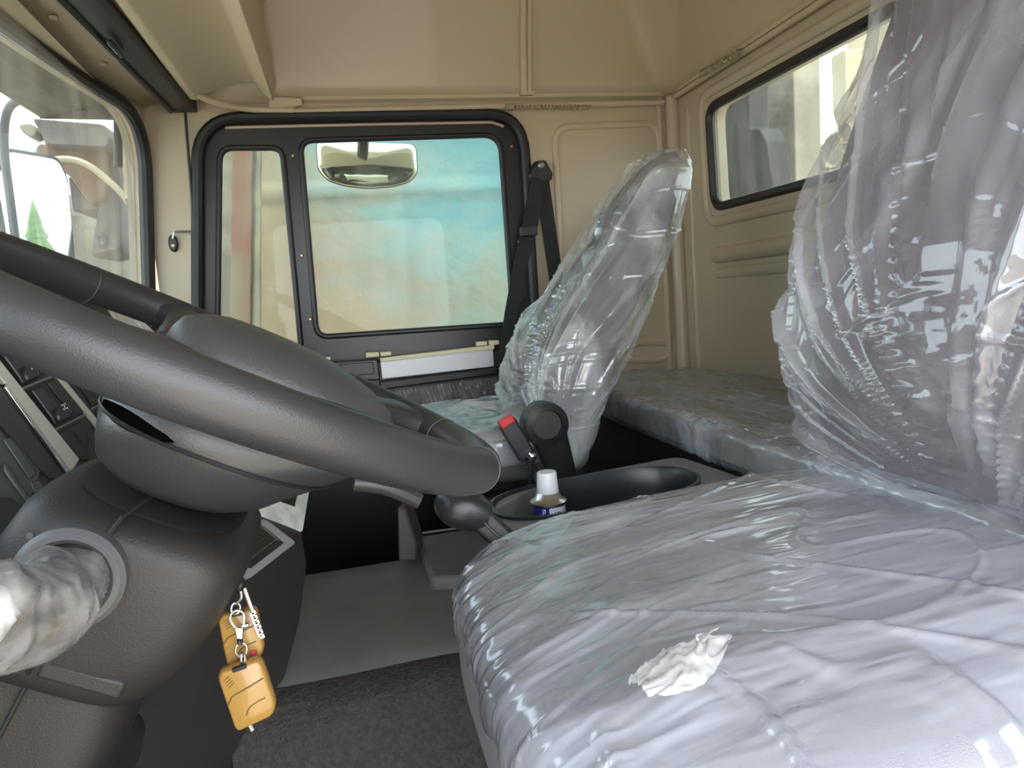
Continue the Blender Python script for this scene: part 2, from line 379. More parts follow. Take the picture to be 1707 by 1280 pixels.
# roof shell: rounded sections shrinking upwards
def roof_ring(z, ix, iy, r=.14, n=8):
    x0, x1, y0, y1 = -.50 + ix * .3, XR - ix, YL + iy, YR - iy
    return [Vector((u, v, z)) for u, v in rrect(x0, y0, x1, y1, r, n)]
rf = MB()
rr = [roof_ring(ZS, 0, 0, .05), roof_ring(1.50, .012, .012, .08), roof_ring(1.60, .03, .035, .12), roof_ring(1.72, .06, .075, .16), roof_ring(1.82, .10, .13, .2), roof_ring(1.90, .17, .22, .24), roof_ring(1.94, .28, .36, .25), roof_ring(1.955, .45, .6, .25)]
rf.loft(rr, cap=False); k0 = len(rf.v) - len(rr[0]); rf.f.append(tuple(range(k0, len(rf.v))))
tag(rf.build('ceiling', CREAM, smooth=70, solid=.012), kind='structure')
# floor and driver's side surround (door opening left free)
fl = MB().box((.27, .95, -.05), (1.7, 2.3, .08)); tag(fl.build('floor', mat('dark_floor_felt', (.022, .021, .020), .8, bump=(260, .9, 3, .004))), kind='structure')
wl = MB(); wl.plate([(-.52, -.1), (XR + .03, -.1), (XR + .03, ZS + .02), (-.52, ZS + .02)], [rpoly([(-.40, .02), (-.36, 1.40), (.62, 1.40), (.62, .02)], .08)], .05, lambda u, v, d: Vector((u, YL - d, v)))
tag(wl.build('wall_left', CREAM, smooth=30), kind='structure')

# seam rails
tr = MB()
za = 1.447
tr.tube([P(488, 186, 'y', YR - .012), P(700, 180, 'y', YR - .012), P(1106, 171, 'y', YR - .012)], .0085, 10)
tr.box((.47, YR - .004, za + .018), (1.06, .016, .010))
tr.tube([(-.08, YR - .012, 1.42), (-.08, YR - .012, 1.452)], .006, 8)
tag(tr.build('trim_3', CREAMP), kind='structure')
tr = MB(); tr.tube([(XR - .015, YR - .03, za + .002), (XR - .015, .2, za + .002)], .008, 10); tr.box((XR - .004, 1.05, za + .020), (.016, 1.95, .010))
tag(tr.build('trim_4', CREAMP), kind='structure')
def coil(a, b, r, turns, wire):
    a = Vector(a); b = Vector(b); t = (b - a).normalized(); x = t.cross(Vector((0, 0, 1))).normalized(); y = t.cross(x); n = turns * 10
    return MB().tube([a + (b - a) * (i / n) + x * r * math.cos(2 * math.pi * i / 10) + y * r * math.sin(2 * math.pi * i / 10) for i in range(n + 1)], wire, 6)
SPR = mat('spring_wire', (0.42, 0.36, 0.24), 0.35, metal=0.5)
c = coil(P(848, 179, 'y', YR - .03), P(985, 179, 'y', YR - .03), .006, 22, .0016)
c.tube([P(843, 179, 'y', YR - .03), P(855, 179, 'y', YR - .03)], .009, 10)
tag(c.build('curtain_spring', SPR), 'coiled wire curtain spring on the side rail above the passenger window', 'spring', 'coiled curtain springs')
c = coil(P(1168, 123, 'x', XR - .035), P(1234, 86, 'x', XR - .035), .007, 20, .0018)
tag(c.build('curtain_spring', SPR), 'coiled wire curtain spring on the rear rail above the rear window', 'spring', 'coiled curtain springs')
# vertical roof rib (cable duct) at the side panel
def roof_y(z):
    for a, b in (((ZS, 0), (1.5, .012)), ((1.5, .012), (1.6, .035)), ((1.6, .035), (1.72, .075)), ((1.72, .075), (1.82, .13)), ((1.82, .13), (1.90, .22)), ((1.90, .22), (1.94, .36))):
        if z <= b[0]: return YR - (a[1] + (b[1] - a[1]) * (z - a[0]) / (b[0] - a[0]))
    return YR - .36
xr = P(876, 160, 'y', YR).x
rb = MB()
for dx, rad in ((-.009, .0105), (.009, .008)):
    rb.tube([Vector((xr + dx + .03 * ((z - ZS) / .5) * 0, roof_y(z) - .012, z)) for z in [ZS + .012 + .03 * i for i in range(17)]], rad, 10)
rb.box((xr, YR - .014, ZS + .014), (.042, .02, .012))
tag(rb.build('trim_5', CREAMP), kind='structure')

# overhead storage above the windscreen
oc = MB()
YE = 1.962
prof = [P(q[0], q[1], 'y', YE) for q in ((308, 158), (316, 166), (330, 168), (348, 156), (372, 144), (402, 137), (421, 136), (428, 140), (440, 158), (457, 170), (460, 135), (452, 85), (441, 45), (440, 10), (446, -25))]
prof = [(p.x, p.z) for p in prof] + [(-.16, 1.70), (-.45, 1.70), (-.45, 1.49)]
def oring(y, k):
    return [Vector((x, y, z)) for x, z in [(a if i < 11 else a, b) for i, (a, b) in enumerate(prof)]]
oc.loft([oring(.1, 0), oring(.6, 0), oring(1.2, 0), oring(1.7, 0), oring(YE, 0)])
# lower lip sweeping to the side wall
oc.tube(spl([Vector((-.325, 1.2, 1.47)), Vector((-.318, 1.6, 1.47)), P(300, 128, 'y', 1.86), P(325, 155, 'y', 1.93), P(365, 172, 'y', 1.98), P(420, 182, 'y', 2.03), P(492, 184, 'y', 2.035)], 8), .009, 8)
oc.add([P(448, 160, 'y', 2.03), P(503, 163, 'y', 2.03), P(505, 176, 'y', 2.03), P(448, 182, 'y', 2.03), P(448, 160, 'y', 2.045), P(503, 163, 'y', 2.045), P(505, 176, 'y', 2.045), P(448, 182, 'y', 2.045)], [(0, 1, 2, 3), (4, 7, 6, 5), (0, 4, 5, 1), (1, 5, 6, 2), (2, 6, 7, 3), (3, 7, 4, 0)])
tag(oc.build('overhead_storage', CREAMP, smooth=50, bevel=.004), 'cream moulded overhead storage shelf above the windscreen', 'shelf')

# roller blind box + cord + hook
bl = empty('sun_blind', P(300, 165, 'y', 2.0)); tag(bl, 'black sun blind cassette running along the top of the windscreen', 'sun blind')
A1, A2 = Vector((-.353, 2.02, 1.448)), Vector((-.405, .2, 1.448))
dr = (A2 - A1).normalized(); sd = dr.cross(Vector((0, 0, 1))).normalized()
mb = MB(); sec = rrect(-.033, -.014, .033, .014, .010, 4)
mb.loft([[A1 + dr * t + sd * u + Vector((0, 0, v)) for u, v in sec] for t in (0, .9, 1.82)]); mb.build('cassette', BLACKP, bl)
MB().tube([A1 + sd * .028 + Vector((0, 0, -.014)), A2 + sd * .028 + Vector((0, 0, -.014))], .008, 10).build('roller', RUBBER, bl)
MB().box(A1 + Vector((0, .006, 0)), (.07, .012, .036)).build('end_cap', BLACKP, bl, bevel=.003)
MB().tube(spl([P(176, 64, 'z', 1.425), P(190, 78, 'z', 1.42), P(203, 94, 'z', 1.425)], 6), [.002] * 3 + [.006] * 7 + [.004] * 3, 8).build('pull_tab', BLACKP, bl)
tag(MB().tube([P(308, 172, 'y', 2.03), P(312, 230, 'y', 2.035), P(320, 330, 'y', 2.035), P(325, 430, 'y', 2.035), P(330, 500, 'y', 2.035)], .0035, 8).build('blind_cord', RUBBER), 'black cord hanging down the windscreen pillar from the blind', 'cord')
hk = empty('pillar_hook', P(290, 405, 'y', 2.045)); tag(hk, 'small dark wire hook with an oval plate on the pale windscreen pillar', 'hook')
MB().tube(spl([P(326, 386, 'y', 2.03), P(300, 386, 'y', 2.03), P(291, 388, 'y', 2.03), P(288, 398, 'y', 2.03)], 5), .0028, 8).build('wire', STEEL, hk)
cc = P(289, 406, 'y', 2.045)
MB().loft([sellipse(cc + Vector((0, d, 0)), Vector((1, 0, 0)), Vector((0, 0, 1)), .0115 * s, .022 * s, 2, 24) for d, s in ((.006, 1), (-.004, 1), (-.007, .8))]).build('plate', RUBBER, hk)
MB().lathe([(0, 0), (.004, 0), (.004, .003), (0, .003)], Matrix.Translation(cc + Vector((0, -.007, -.006))) @ Matrix.Rotation(math.pi / 2, 4, 'X'), 12).build('screw', BRASS, hk)

# ------------------------------------------------------------------ passenger door
dr1 = empty('door_1', Vector((.1, YR, 0))); tag(dr1, kind='structure')
MB().tube([Vector((u, YR - .006, v)) for u, v in rpoly([uv(330, 640), uv(330, 198), uv(870, 190), uv(898, 640), uv(898, 1400), uv(330, 1400)], [.01, .11, .11, .02, .02, .02], 8)], .016, 10, closed=True).build('rubber_seal', RUBBER, dr1)
g1 = rpoly([uv(366, 246), uv(470, 246), uv(502, 582), uv(362, 590)], [.035, .03, .02, .02], 6)
g2 = rpoly([uv(500, 234), uv(834, 224), uv(856, 540), uv(528, 562)], [.035, .05, .035, .035], 6)
dout = rpoly([uv(326, 1400), uv(326, 194), uv(872, 187), uv(900, 640), uv(902, 1400)], [.01, .11, .11, .02, .01], 8)
MB().plate(dout, [g1, g2], .03, lambda u, v, d: Vector((u, YR + .006 + d, v))).build('door_frame', FRAMEM, dr1, smooth=30, bevel=.006, seg=3)
def grow(g, k=.022):
    cx, cy = sum(p[0] for p in g) / len(g), sum(p[1] for p in g) / len(g)
    return [(u + math.copysign(min(k, abs(u - cx) * .3), u - cx), v + math.copysign(min(k, abs(v - cy) * .3), v - cy)) for u, v in g]
MB().plate(dout, [grow(g1), grow(g2)], .012, lambda u, v, d: Vector((u, YR + .075 + d, v))).build('outer_skin', CREAM, dr1, smooth=30)
# pale body gap line between seal and frame
MB().tube([Vector((u, YR + .004, v)) for u, v in [uv(375, 212), uv(600, 207), uv(820, 203), uv(840, 210)]], .004, 8).build('body_edge', CREAM, dr1)
for nm, g in (('quarter_glass', g1), ('side_glass', g2)):
    lp = [Vector((u, YR + .004, v)) for u, v in g]
    s_ = MB().tube(lp, .008, 10, closed=True).build('glazing_seal', RUBBER, dr1)
    MB().plate(g, [], .004, lambda u, v, d: Vector((u, YR + .02 + d, v))).build(nm, GLASS, dr1, smooth=0)
for q in ((488, 260), (503, 426), (517, 532), (853, 244), (866, 403), (866, 500)):
    MB().lathe([(0, 0), (.005, 0), (.005, .002), (.003, .004), (0, .004)], Matrix.Translation(P(*q, 'y', YR + .004)) @ Matrix.Rotation(math.pi / 2, 4, 'X'), 14).build('screw', BRASS, dr1)
def qbox(pts, y0, y1, nm, m, par, bevel=.002):
    a = [P(*p, 'y', y0) for p in pts]; b = [Vector((q.x, y1, q.z)) for q in a]; n = len(a)
    return MB().add(a + b, [tuple(range(n)), tuple(range(2 * n - 1, n - 1, -1))] + [(i, i + n, (i + 1) % n + n, (i + 1) % n) for i in range(n)]).build(nm, m, par, bevel=bevel)
qbox([(500, 612), (880, 578), (890, 1100), (480, 1100)], YR - .02, YR + .005, 'door_card', BLACKP, dr1, .01)
qbox([(540, 604), (630, 598), (634, 634), (560, 634)], YR - .035, YR - .02, 'switch_housing', SWM, dr1, .004)
qbox([(565, 607), (622, 603), (624, 624), (575, 626)], YR - .038, YR - .03, 'window_switch', SWM, dr1, .002)
qbox([(634, 603), (822, 581), (824, 611), (637, 632)], YR - .040, YR - .015, 'bright_plate', ALU, dr1, .002)
YEL = mat('pale_yellow_strip', (0.70, 0.66, 0.42), 0.4)
qbox([(634, 597), (824, 575), (824, 582), (634, 604)], YR - .043, YR - .015, 'plate_edge', YEL, dr1, .001)
for q in ((610, 596, 632, 588), (634, 594, 652, 587), (795, 577, 812, 570), (816, 576, 832, 568), (540, 602, 551, 596)):
    qbox([(q[0], q[1]), (q[2], q[1] - 2), (q[2], q[3] - 1), (q[0], q[3])], YR - .035, YR - .01, 'clip', YEL, dr1, .001)
qbox([(632, 636), (828, 612), (830, 624), (636, 650)], YR - .045, YR - .015, 'arm_ledge', BLACKP, dr1, .004)
pl_ = MB()
def pleat(s, t):
    q = P(650 + 190 * s, (652 - 26 * s) + (48 * t), 'y', YR - .03); q.y -= .006 * math.sin(95 * (s + .5 * t)) * (1 - .5 * s) + .004 * noise.noise(Vector((s * 30, t * 4, 0))); return q
pl_.grid(pleat, 90, 10); pl_.build('gathered_map_pocket', film('pocket_film', tint=(.8, .78, .78), haze=.25, gloss=.06, rough=.25), dr1, smooth=80)
ph = MB().tube(spl([P(588, 806, 'y', 1.2), P(615, 808, 'y', 1.2), P(650, 815, 'y', 1.2), P(700, 836, 'y', 1.2)], 6), [.004] + [.0135] * 18, 14, sq=.7)

# rear window
w2 = empty('window_2', Vector((XR, 1.47, 1.4))); tag(w2, kind='structure')
MB().tube([Vector((XR + .004, u, v)) for u, v in rw], .013, 10, closed=True).build('rubber_seal', RUBBER, w2)
MB().plate(rw, [], .005, lambda u, v, d: Vector((XR + .02 + d, u, v))).build('rear_glass', GLASSR, w2, smooth=0)
o = ph.build('pull_handle', mat('pull_handle_grey', (.09, .09, .095), .3), dr1)
o.data.transform(Matrix.Translation((0, 0, 0)))

# ------------------------------------------------------------------ seats
def nz(x, y, z=0.0): return noise.noise(Vector((x, y, z)))
def ridge(x, y, p=3.0):
    return max(0.0, 1 - abs(noise.noise(Vector((x, y, 3.7)))) * 3.0) ** p
def crease(x, y, w=.10, z=3.7):
    c = max(0.0, 1 - abs(noise.noise(Vector((x, y, z)))) / w); return c * c * (3 - 2 * c)
def rbox(c, h, k=5.0, N=40, bottom=True, disp=None, tilt=(0, 0)):
    """cushion: cube rounded by a k-norm, disp(point, normal, unit) -> point"""
    mb = MB(); c = Vector(c)
    faces = [((1, 0, 0), (0, 1, 0), (0, 0, 1)), ((-1, 0, 0), (0, 0, 1), (0, 1, 0)), ((0, 1, 0), (0, 0, 1), (1, 0, 0)), ((0, -1, 0), (1, 0, 0), (0, 0, 1)), ((0, 0, 1), (1, 0, 0), (0, 1, 0)), ((0, 0, -1), (0, 1, 0), (1, 0, 0))]
    for n, u, v in faces:
        if n[2] == -1 and not bottom: continue
        n, u, v = Vector(n), Vector(u), Vector(v); vs = []; fs = []
        for i in range(N + 1):
            for j in range(N + 1):
                q = n + u * math.tan((2 * i / N - 1) * .7854) + v * math.tan((2 * j / N - 1) * .7854)
                m = sum(abs(t) ** k for t in q) ** (1 / k); q = q / m
                p = Vector((q.x * h[0], q.y * h[1], q.z * h[2]))
                nn = Vector((math.copysign(abs(q.x) ** (k - 1), q.x) / h[0], math.copysign(abs(q.y) ** (k - 1), q.y) / h[1], math.copysign(abs(q.z) ** (k - 1), q.z) / h[2])).normalized()
                p.z += tilt[0] * p.x / h[0] + tilt[1] * p.y / h[1]
                vs.append(disp(c + p, nn, q) if disp else c + p)
        for i in range(N):
            for j in range(N): fs.append((i * (N + 1) + j, (i + 1) * (N + 1) + j, (i + 1) * (N + 1) + j + 1, i * (N + 1) + j + 1))
        mb.add(vs, fs)
    return mb
def back_loft(tab, yc, lev, n, k=3.6, off=0.0, disp=None, belly=.012):
    z0, z1 = tab[0][0], tab[-1][0]; rings = []
    for i in range(lev + 1):
        s = i / lev; z = z0 + (z1 - z0) * s
        xf, xb, hw = lerp_tab(tab, z)
        e = min(1.0, s * 14 + .02); e2 = min(1.0, (1 - s) * 7); sh = math.sqrt(max(0, 1 - (1 - e2) ** 2)) * .96 + .04; sh *= math.sqrt(max(0.02, 1 - (1 - e) ** 2))
        c = Vector(((xf + xb) / 2, yc, z)); a = (xb - xf) / 2 * sh + off; b = hw * (sh * .75 + .25) * (1 if sh > .1 else .3) + off
        ring = []
        for p in sellipse(c, Vector((1, 0, 0)), Vector((0, 1, 0)), a, b, k, n):
            d = p - c
            if d.x < 0: p.x += belly * (1 - (d.y / b) ** 2) * sh
            if disp:
                nn = Vector((d.x / (a * a), d.y / (b * b), 0)).normalized() if d.length > 1e-6 else Vector((0, 0, 1))
                p = disp(p, nn, s)
            ring.append(p)
        rings.append(ring)
    return MB().loft(rings)

def make_seat(lab, yc, cush, tab, G, films, hw, res, amp):
    root = empty('cab_seat', Vector((.38, yc, .04))); tag(root, lab, 'seat', 'cab seats in plastic covers')
    (x0, x1, ztop, ch, tx) = cush
    c = ((x0 + x1) / 2, yc + (.012 if ch > .08 else 0), ztop - ch); h = ((x1 - x0) / 2, hw, ch)
    def pads(p, n, q):
        w = 0
        if n.z > .5:   # stitched channels and side bolsters
            w = .010 * abs(q.y) ** 3 - .008 * math.exp(-((abs(q.y) - .62) / .04) ** 2) - .006 * math.exp(-((q.x + .35) / .03) ** 2) * (abs(q.y) < .6)
        return p + n * w
    rbox(c, h, 4.3, 60, True, pads, (tx, 0)).build('seat_cushion', FABLOW, root, smooth=60)
    def wr1(p, n, q):
        fr_ = min(1, max(0, (-q.x - .1) * 1.6)); sd_ = min(1, max(0, (abs(q.y) - .55) * 3))
        top = max(0, n.z)
        w = .007 + .010 * max(0, q.y if n.z > .3 else 0) ** 3
        w += amp * .0026 * crease(p.x * 4 + 2.2, p.y * 38 + nz(p.x * 6, p.y * 6) * 2.5, .14) * (.04 + fr_) * top
        w += amp * .0013 * nz(p.x * 16, p.y * 110 + 6 * nz(p.x * 7, p.y * 7)) * fr_ * top
        w += amp * .003 * nz(p.x * 4, p.y * 6, 1.3) * top
        w += amp * .0028 * crease(p.x * 5 + p.y * 5, p.y * 3 - p.x * 2, .05) * top
        w += amp * .0028 * crease(p.y * 8 - p.x * 3, p.x * 4 + p.y * 2, .05) * top * (1 - fr_)
        if n.z < .6:
            t_ = p.y if abs(n.x) > abs(n.y) else p.x
            w += (.006 * nz(t_ * 22, p.z * 5) + .004 * ridge(t_ * 18, p.z * 3, 2) + .016 * max(0, (ztop - .05 - p.z) * 6) * (.5 + nz(t_ * 9, 2))) * (1 - max(0, n.z))
        # sun side gathers
        w += amp * .007 * crease(p.x * 10, p.y * 4, .10) * top * min(1, max(0, (-q.y - .45) * 2.5))
        q_ = p + n * w; q_.x += max(0, -q.x) ** 2 * .35 * max(0, ztop - .05 - p.z); return q_
    sk = list(h); sk[2] = h[2] + .02
    cv = rbox((c[0], c[1], c[2] - .012), (h[0] + .004, h[1] + .004, h[2] + .014), 4.3, res, False, wr1, (tx, 0)).build('seat_cover', films[0], root, smooth=180)
    back_loft(tab, yc, 60, 56).build('backrest', FABRIC, root, smooth=60)
    def wr2(p, n, s):
        xf_, xb_, _h = lerp_tab(tab, p.z)
        r = Vector((0, p.y - G[1] + 1.3 * (p.x - xf_), p.z - G[2])); rad = r.length; th = math.atan2(r.y, max(.02, r.z))
        front = 1 if n.x < -.2 else .45
        w = .006 + .012 * min(1, rad * 3)
        fw = front * min(1, rad * 6)
        w += amp * .017 * crease(th * 2.9 + .2 * nz(rad * 4, th * 2), rad * .12, .09) * fw
        w += amp * .010 * crease(th * 5.1 + 5 + .15 * nz(rad * 6, 3), rad * .2, .11, 8.1) * fw
        w += amp * .005 * crease(th * 10 + 9, rad * .3, .12, 1.9) * fw
        w += amp * .006 * nz(p.y * 3.5, p.z * 2.5, 7.7)
        w += amp * .0035 * crease(p.y * 7 + 3 * nz(p.z * 4, 1), p.z * 6 + nz(p.y * 5, 4), .06, 5.5)
        w += amp * .0020 * crease(p.y * 15 + p.z * 8, p.z * 13 - p.y * 6, .07, 2.2)
        w += amp * .0012 * nz(p.y * 40, p.z * 20, p.x * 20)
        w += amp * .010 * math.exp(-((s - .38) / .16) ** 2) * (1 if abs(n.y) > .35 else .3)
        w = max(w, .0025)
        w *= min(1, .25 + s * 6)
        q = p + n * w
        return q
    back_loft(tab, yc, res * 3, int(res * 4), off=.002, disp=wr2).build('backrest_cover', films[1], root, smooth=180)
    py_, pw_ = (yc, .38) if yc < 1 else (yc + .13, .24)
    MB().box((.40, py_, .38), (.40, pw_ - .04, .16)).build('seat_suspension', BLACKP, root, bevel=.02)
    MB().box((.40, py_, .16), (.44, pw_, .24)).build('seat_pedestal', DARK, root, bevel=.02)
    return root

DY0 = .605
dtab = [(.50, .66, .76, .22), (.58, .635, .76, .24), (.66, .606, .765, .262), (.78, .572, .77, .272), (.90, .590, .78, .275), (1.0, .622, .80, .272), (1.10, .66, .83, .268), (1.25, .722, .87, .255), (1.38, .775, .905, .235), (1.45, .80, .92, .20)]
ds = make_seat("driver's seat nearest the camera, mauve fabric under loose clear plastic", DY0, (.083, .705, .622, .085, .024), dtab, (.58, .585, .62), (FILM_S, FILM_B), .285, 170, 1.0)
# torn flap of plastic on the seat
fl_ = MB()
def flap(s, t):
    a = P(1064, 1166, 'z', .628); b = P(1184, 1092, 'z', .628); wd = .046 * math.sin(math.pi * min(1, .12 + s * .78)) ** .8
    q = a.lerp(b, s) + Vector((.35, -1, 0)).normalized() * wd * (t - .45)
    if s > .8: q += (b - a).normalized() * .018 * math.sin(t * 9) * (s - .8) * 5
    q.z += .006 + .013 * math.sin(math.pi * t) * (.4 + .6 * s) + .003 * crease(s * 2 + t, t * 3.5, .12) + .002 * nz(s * 9, t * 9)
    return q
fl_.grid(flap, 60, 34)
fl_.build('torn_flap', film('torn_film', tint=(1, .98, .95), haze=.6, gloss=.16, rough=.12, bump=(50, .5, 4, .01), patch=9), ds, smooth=180)
# passenger seat
def sil(pxs, y): return [(P(*q, 'y', y).z, P(*q, 'y', y).x) for q in pxs]
L_ = sorted(sil([(842, 690), (836, 640), (848, 580), (876, 530), (920, 470), (960, 415), (1000, 335), (1040, 292), (1085, 262)], 1.58))
R_ = sorted(sil([(975, 695), (1020, 640), (1050, 560), (1075, 500), (1098, 430), (1112, 350), (1118, 300)], 1.24))
def itp(t, z):
    if z <= t[0][0]: return t[0][1]
    for a, b in zip(t, t[1:]):
        if z <= b[0]: return a[1] + (b[1] - a[1]) * (z - a[0]) / (b[0] - a[0])
    return t[-1][1] + (z - t[-1][0]) * .45
PY0 = 1.43
ptab = [(.56, .355, .42, .18), (.60, .345, .43, .20), (.70, .343, .46, .215), (.78, .368, .50, .215), (.85, .412, .540, .21), (.93, .482, .585, .20), (1.0, .540, .628, .18), (1.08, .592, .662, .16), (1.14, .640, .685, .14), (1.175, .668, .700, .12)]
KS = 1.06
ptab = [((z - .9) * KS + .9, a * KS, b * KS, h) for z, a, b, h in ptab]
PY0 = 1.52
psx = make_seat('passenger seat beside the far door, leaning back under clear plastic', PY0, (.11, .45, .650, .042, .0), ptab, (.37, 1.36, .60), (FILM_P, FILM_P), .225, 110, 1.1)
# recliner cover, adjusting lever (parts of the passenger seat)
rc = P(908, 706, 'y', 1.245)
Ry = Matrix.Rotation(math.pi / 2, 4, 'X')
MB().lathe([(0, -.03), (.040, -.03), (.042, .0), (.040, .020), (.028, .026), (.026, .018), (0, .018)], Matrix.Translation(rc) @ Ry, 32).build('recliner_cover', BLACKP, psx)
MB().loft([sellipse(rc + Vector((.005 + .03 * t, .0 + .02 * t, -.02 - .10 * t)), Vector((1, 0, 0)), Vector((0, 1, 0)), .035 - .008 * t, .018, 3, 20) for t in (0, .5, 1)]).build('recliner_arm', BLACKP, psx)
kb = P(887, 760, 'y', 1.215)
lv = MB().tube([kb, kb + Vector((-.004, .01, -.05)), kb + Vector((-.02, .03, -.09))], .004, 8).build('adjuster_lever', BLACKP, psx)
MB().lathe([(0, -.009), (.006, -.007), (.009, -.002), (.009, .002), (.006, .007), (0, .009)], Matrix.Translation(kb), 20).build('knob', CHROME, lv)
# buckle
bk = empty('seat_belt_buckle', P(862, 725, 'y', 1.235)); tag(bk, 'black seat belt buckle with red button beside the passenger seat', 'buckle')
b0, b1 = P(842, 700, 'y', 1.235), P(880, 764, 'y', 1.235); ax = (b1 - b0).normalized(); bx = ax.cross(Vector((0, 1, 0))).normalized()
Rb = frame(ax, Vector((0, 1, 0)))
MB().box((b0 + b1) / 2, ((b1 - b0).length * .95, .022, .034), Rb).build('body', SWM, bk, bevel=.005, seg=3)
MB().box(b0 + ax * .002 + Vector((0, -.004, 0)), (.016, .020, .029), Rb).build('button', RED, bk, bevel=.003)
MB().tube([b1, b1 + ax * .03 + Vector((0, .01, 0)), b1 + ax * .07 + Vector((0, .03, 0))], .006, 8, sq=2).build('stalk', STEEL, bk)

# belt on the pillar
sb_ = empty('seat_belt', P(902, 290, 'y', YR)); tag(sb_, 'black seat belt hanging from its pillar anchor beside the passenger window', 'seat belt')
def pl2(pts, y, th, nm, m, par, bevel=.002):
    q = [uv(*p, y) for p in pts]
    return MB().plate(q, [], th, lambda u, v, d: Vector((u, y + d, v))).build(nm, m, par, smooth=30, bevel=bevel)
pl2([(893, 268), (910, 266), (922, 288), (921, 300), (884, 304), (881, 290)], YR - .035, .022, 'anchor_cover', BLACKP, sb_, .006)
MB().lathe([(0, 0), (.010, 0), (.010, .006), (.006, .009), (0, .009)], Matrix.Translation(P(902, 276, 'y', YR - .036)) @ Ry, 16).build('bolt', STEEL, sb_)
def strap(pts, w, nm, par, m=BELT):
    pts = [Vector(p) for p in pts]; rings = []
    for i, p in enumerate(pts):
        t = (pts[min(i + 1, len(pts) - 1)] - pts[max(i - 1, 0)]).normalized(); s = t.cross(Vector((0, 1, 0))).normalized(); ww = w[i] if isinstance(w, list) else w
        n = Vector((0, 1, 0)) * .0012
        rings.append([p - s * ww / 2 - n, p + s * ww / 2 - n, p + s * ww / 2 + n, p - s * ww / 2 + n])
    return MB().loft(rings).build(nm, m, par, smooth=0)
strap([P(903, 298, 'y', YR - .03), P(912, 360, 'y', YR - .028), P(922, 430, 'y', YR - .026), P(932, 500, 'y', YR - .024), P(945, 600, 'y', YR - .024)], .042, 'shoulder_strap', sb_)
strap([P(898, 298, 'y', YR - .04), P(890, 340, 'y', YR - .05), P(882, 385, 'y', YR - .07), P(868, 440, 'y', YR - .09), P(852, 520, 'y', YR - .12), P(838, 610, 'y', YR - .15)], [.04, .046, .044, .04, .036, .03], 'lap_strap', sb_)
pl2([(868, 378), (896, 376), (897, 392), (869, 394)], YR - .085, .02, 'slide_guide', BLACKP, sb_, .003)

# ------------------------------------------------------------------ sleeper bunk
bn = empty('sleeper_bunk', Vector((.81, .95, .1))); tag(bn, 'low sleeper bunk mattress in clear plastic along the rear wall', 'bunk')
def flat(p, n, q): return p
rbox((.803, .955, .620), (.205, 1.07, .030), 9, 40, True, None).build('mattress', BUNKF, bn, smooth=60)
def wr3(p, n, q):
    fr_ = max(0, -n.x); ed = math.exp(-((q.x + .93) / .10) ** 2)
    w = .004 + .0035 * ridge(p.x * 5, p.y * 30 + 2 * nz(p.x * 10, p.y * 5), 2) * max(ed, fr_) + .003 * nz(p.x * 40, p.y * 8) * max(0, n.z) + .004 * nz(p.y * 60, p.z * 20) * max(ed, fr_)
    w += .004 * ridge(p.x * 16, p.y * 3, 5) * max(0, n.z)
    return p + n * w
rbox((.803, .955, .618), (.207, 1.072, .034), 9, 150, True, wr3).build('mattress_cover', FILM_K, bn, smooth=180)
MB().box((.825, .955, .31), (.36, 2.14, .54)).build('bunk_box', DARK, bn, bevel=.01)

# ------------------------------------------------------------------ engine cover between the seats
def ec(s, t):
    x = -.21 + .80 * s
    path = [(.86, -.01), (.90, .02), (.935, .14), (.955, .25), (.985, .335), (1.03, .362), (1.10, .370), (1.22, .374), (1.34, .374), (1.42, .372), (1.46, .350), (1.47, .20), (1.475, -.01)]
    f = t * (len(path) - 1); i = min(int(f), len(path) - 2); g = f - i
    p = [Vector((0, *q)) for q in path]; q0 = p[max(i - 1, 0)]; q1 = p[i]; q2 = p[i + 1]; q3 = p[min(i + 2, len(p) - 1)]
    v = 0.5 * ((2 * q1) + (q2 - q0) * g + (2 * q0 - 5 * q1 + 4 * q2 - q3) * g * g + (3 * q1 - q0 - 3 * q2 + q3) * g ** 3)
    z = v.z + .006 * nz(x * 5, v.y * 5) * (t > .1)
    y = v.y
    if t < .36:      # soft bulge low on the driver's side
        z += 0; y -= .035 * math.exp(-((x - .13) / .10) ** 2) * math.exp(-((t - .17) / .09) ** 2) - .01 * nz(x * 8, t * 9)
    return Vector((x, y, z))
ecr = empty('engine_cover', Vector((.1, 1.2, 0))); tag(ecr, 'grey vinyl covered engine tunnel hump between the seats', 'engine cover')
HUMPLOW = mat('dark_coarse_hump', (.030, .027, .025), .75, bump=(260, .9, 3, .004), var=((.05, .046, .042), 130, .4, .65))  # darker, coarser material for the hump's lower driver side
ea = MB(); ea.grid(lambda s, t: ec(s, .415 + .585 * t) + Vector((0, 0, .003)), 70, 60); ea.build('vinyl_top', VINYL, ecr, smooth=80)
eb = MB(); eb.grid(lambda s, t: ec(s, .43 * t), 70, 60); tag(eb.build('lower_side', HUMPLOW, ecr, smooth=80), 'dark coarse lower side of the hump')

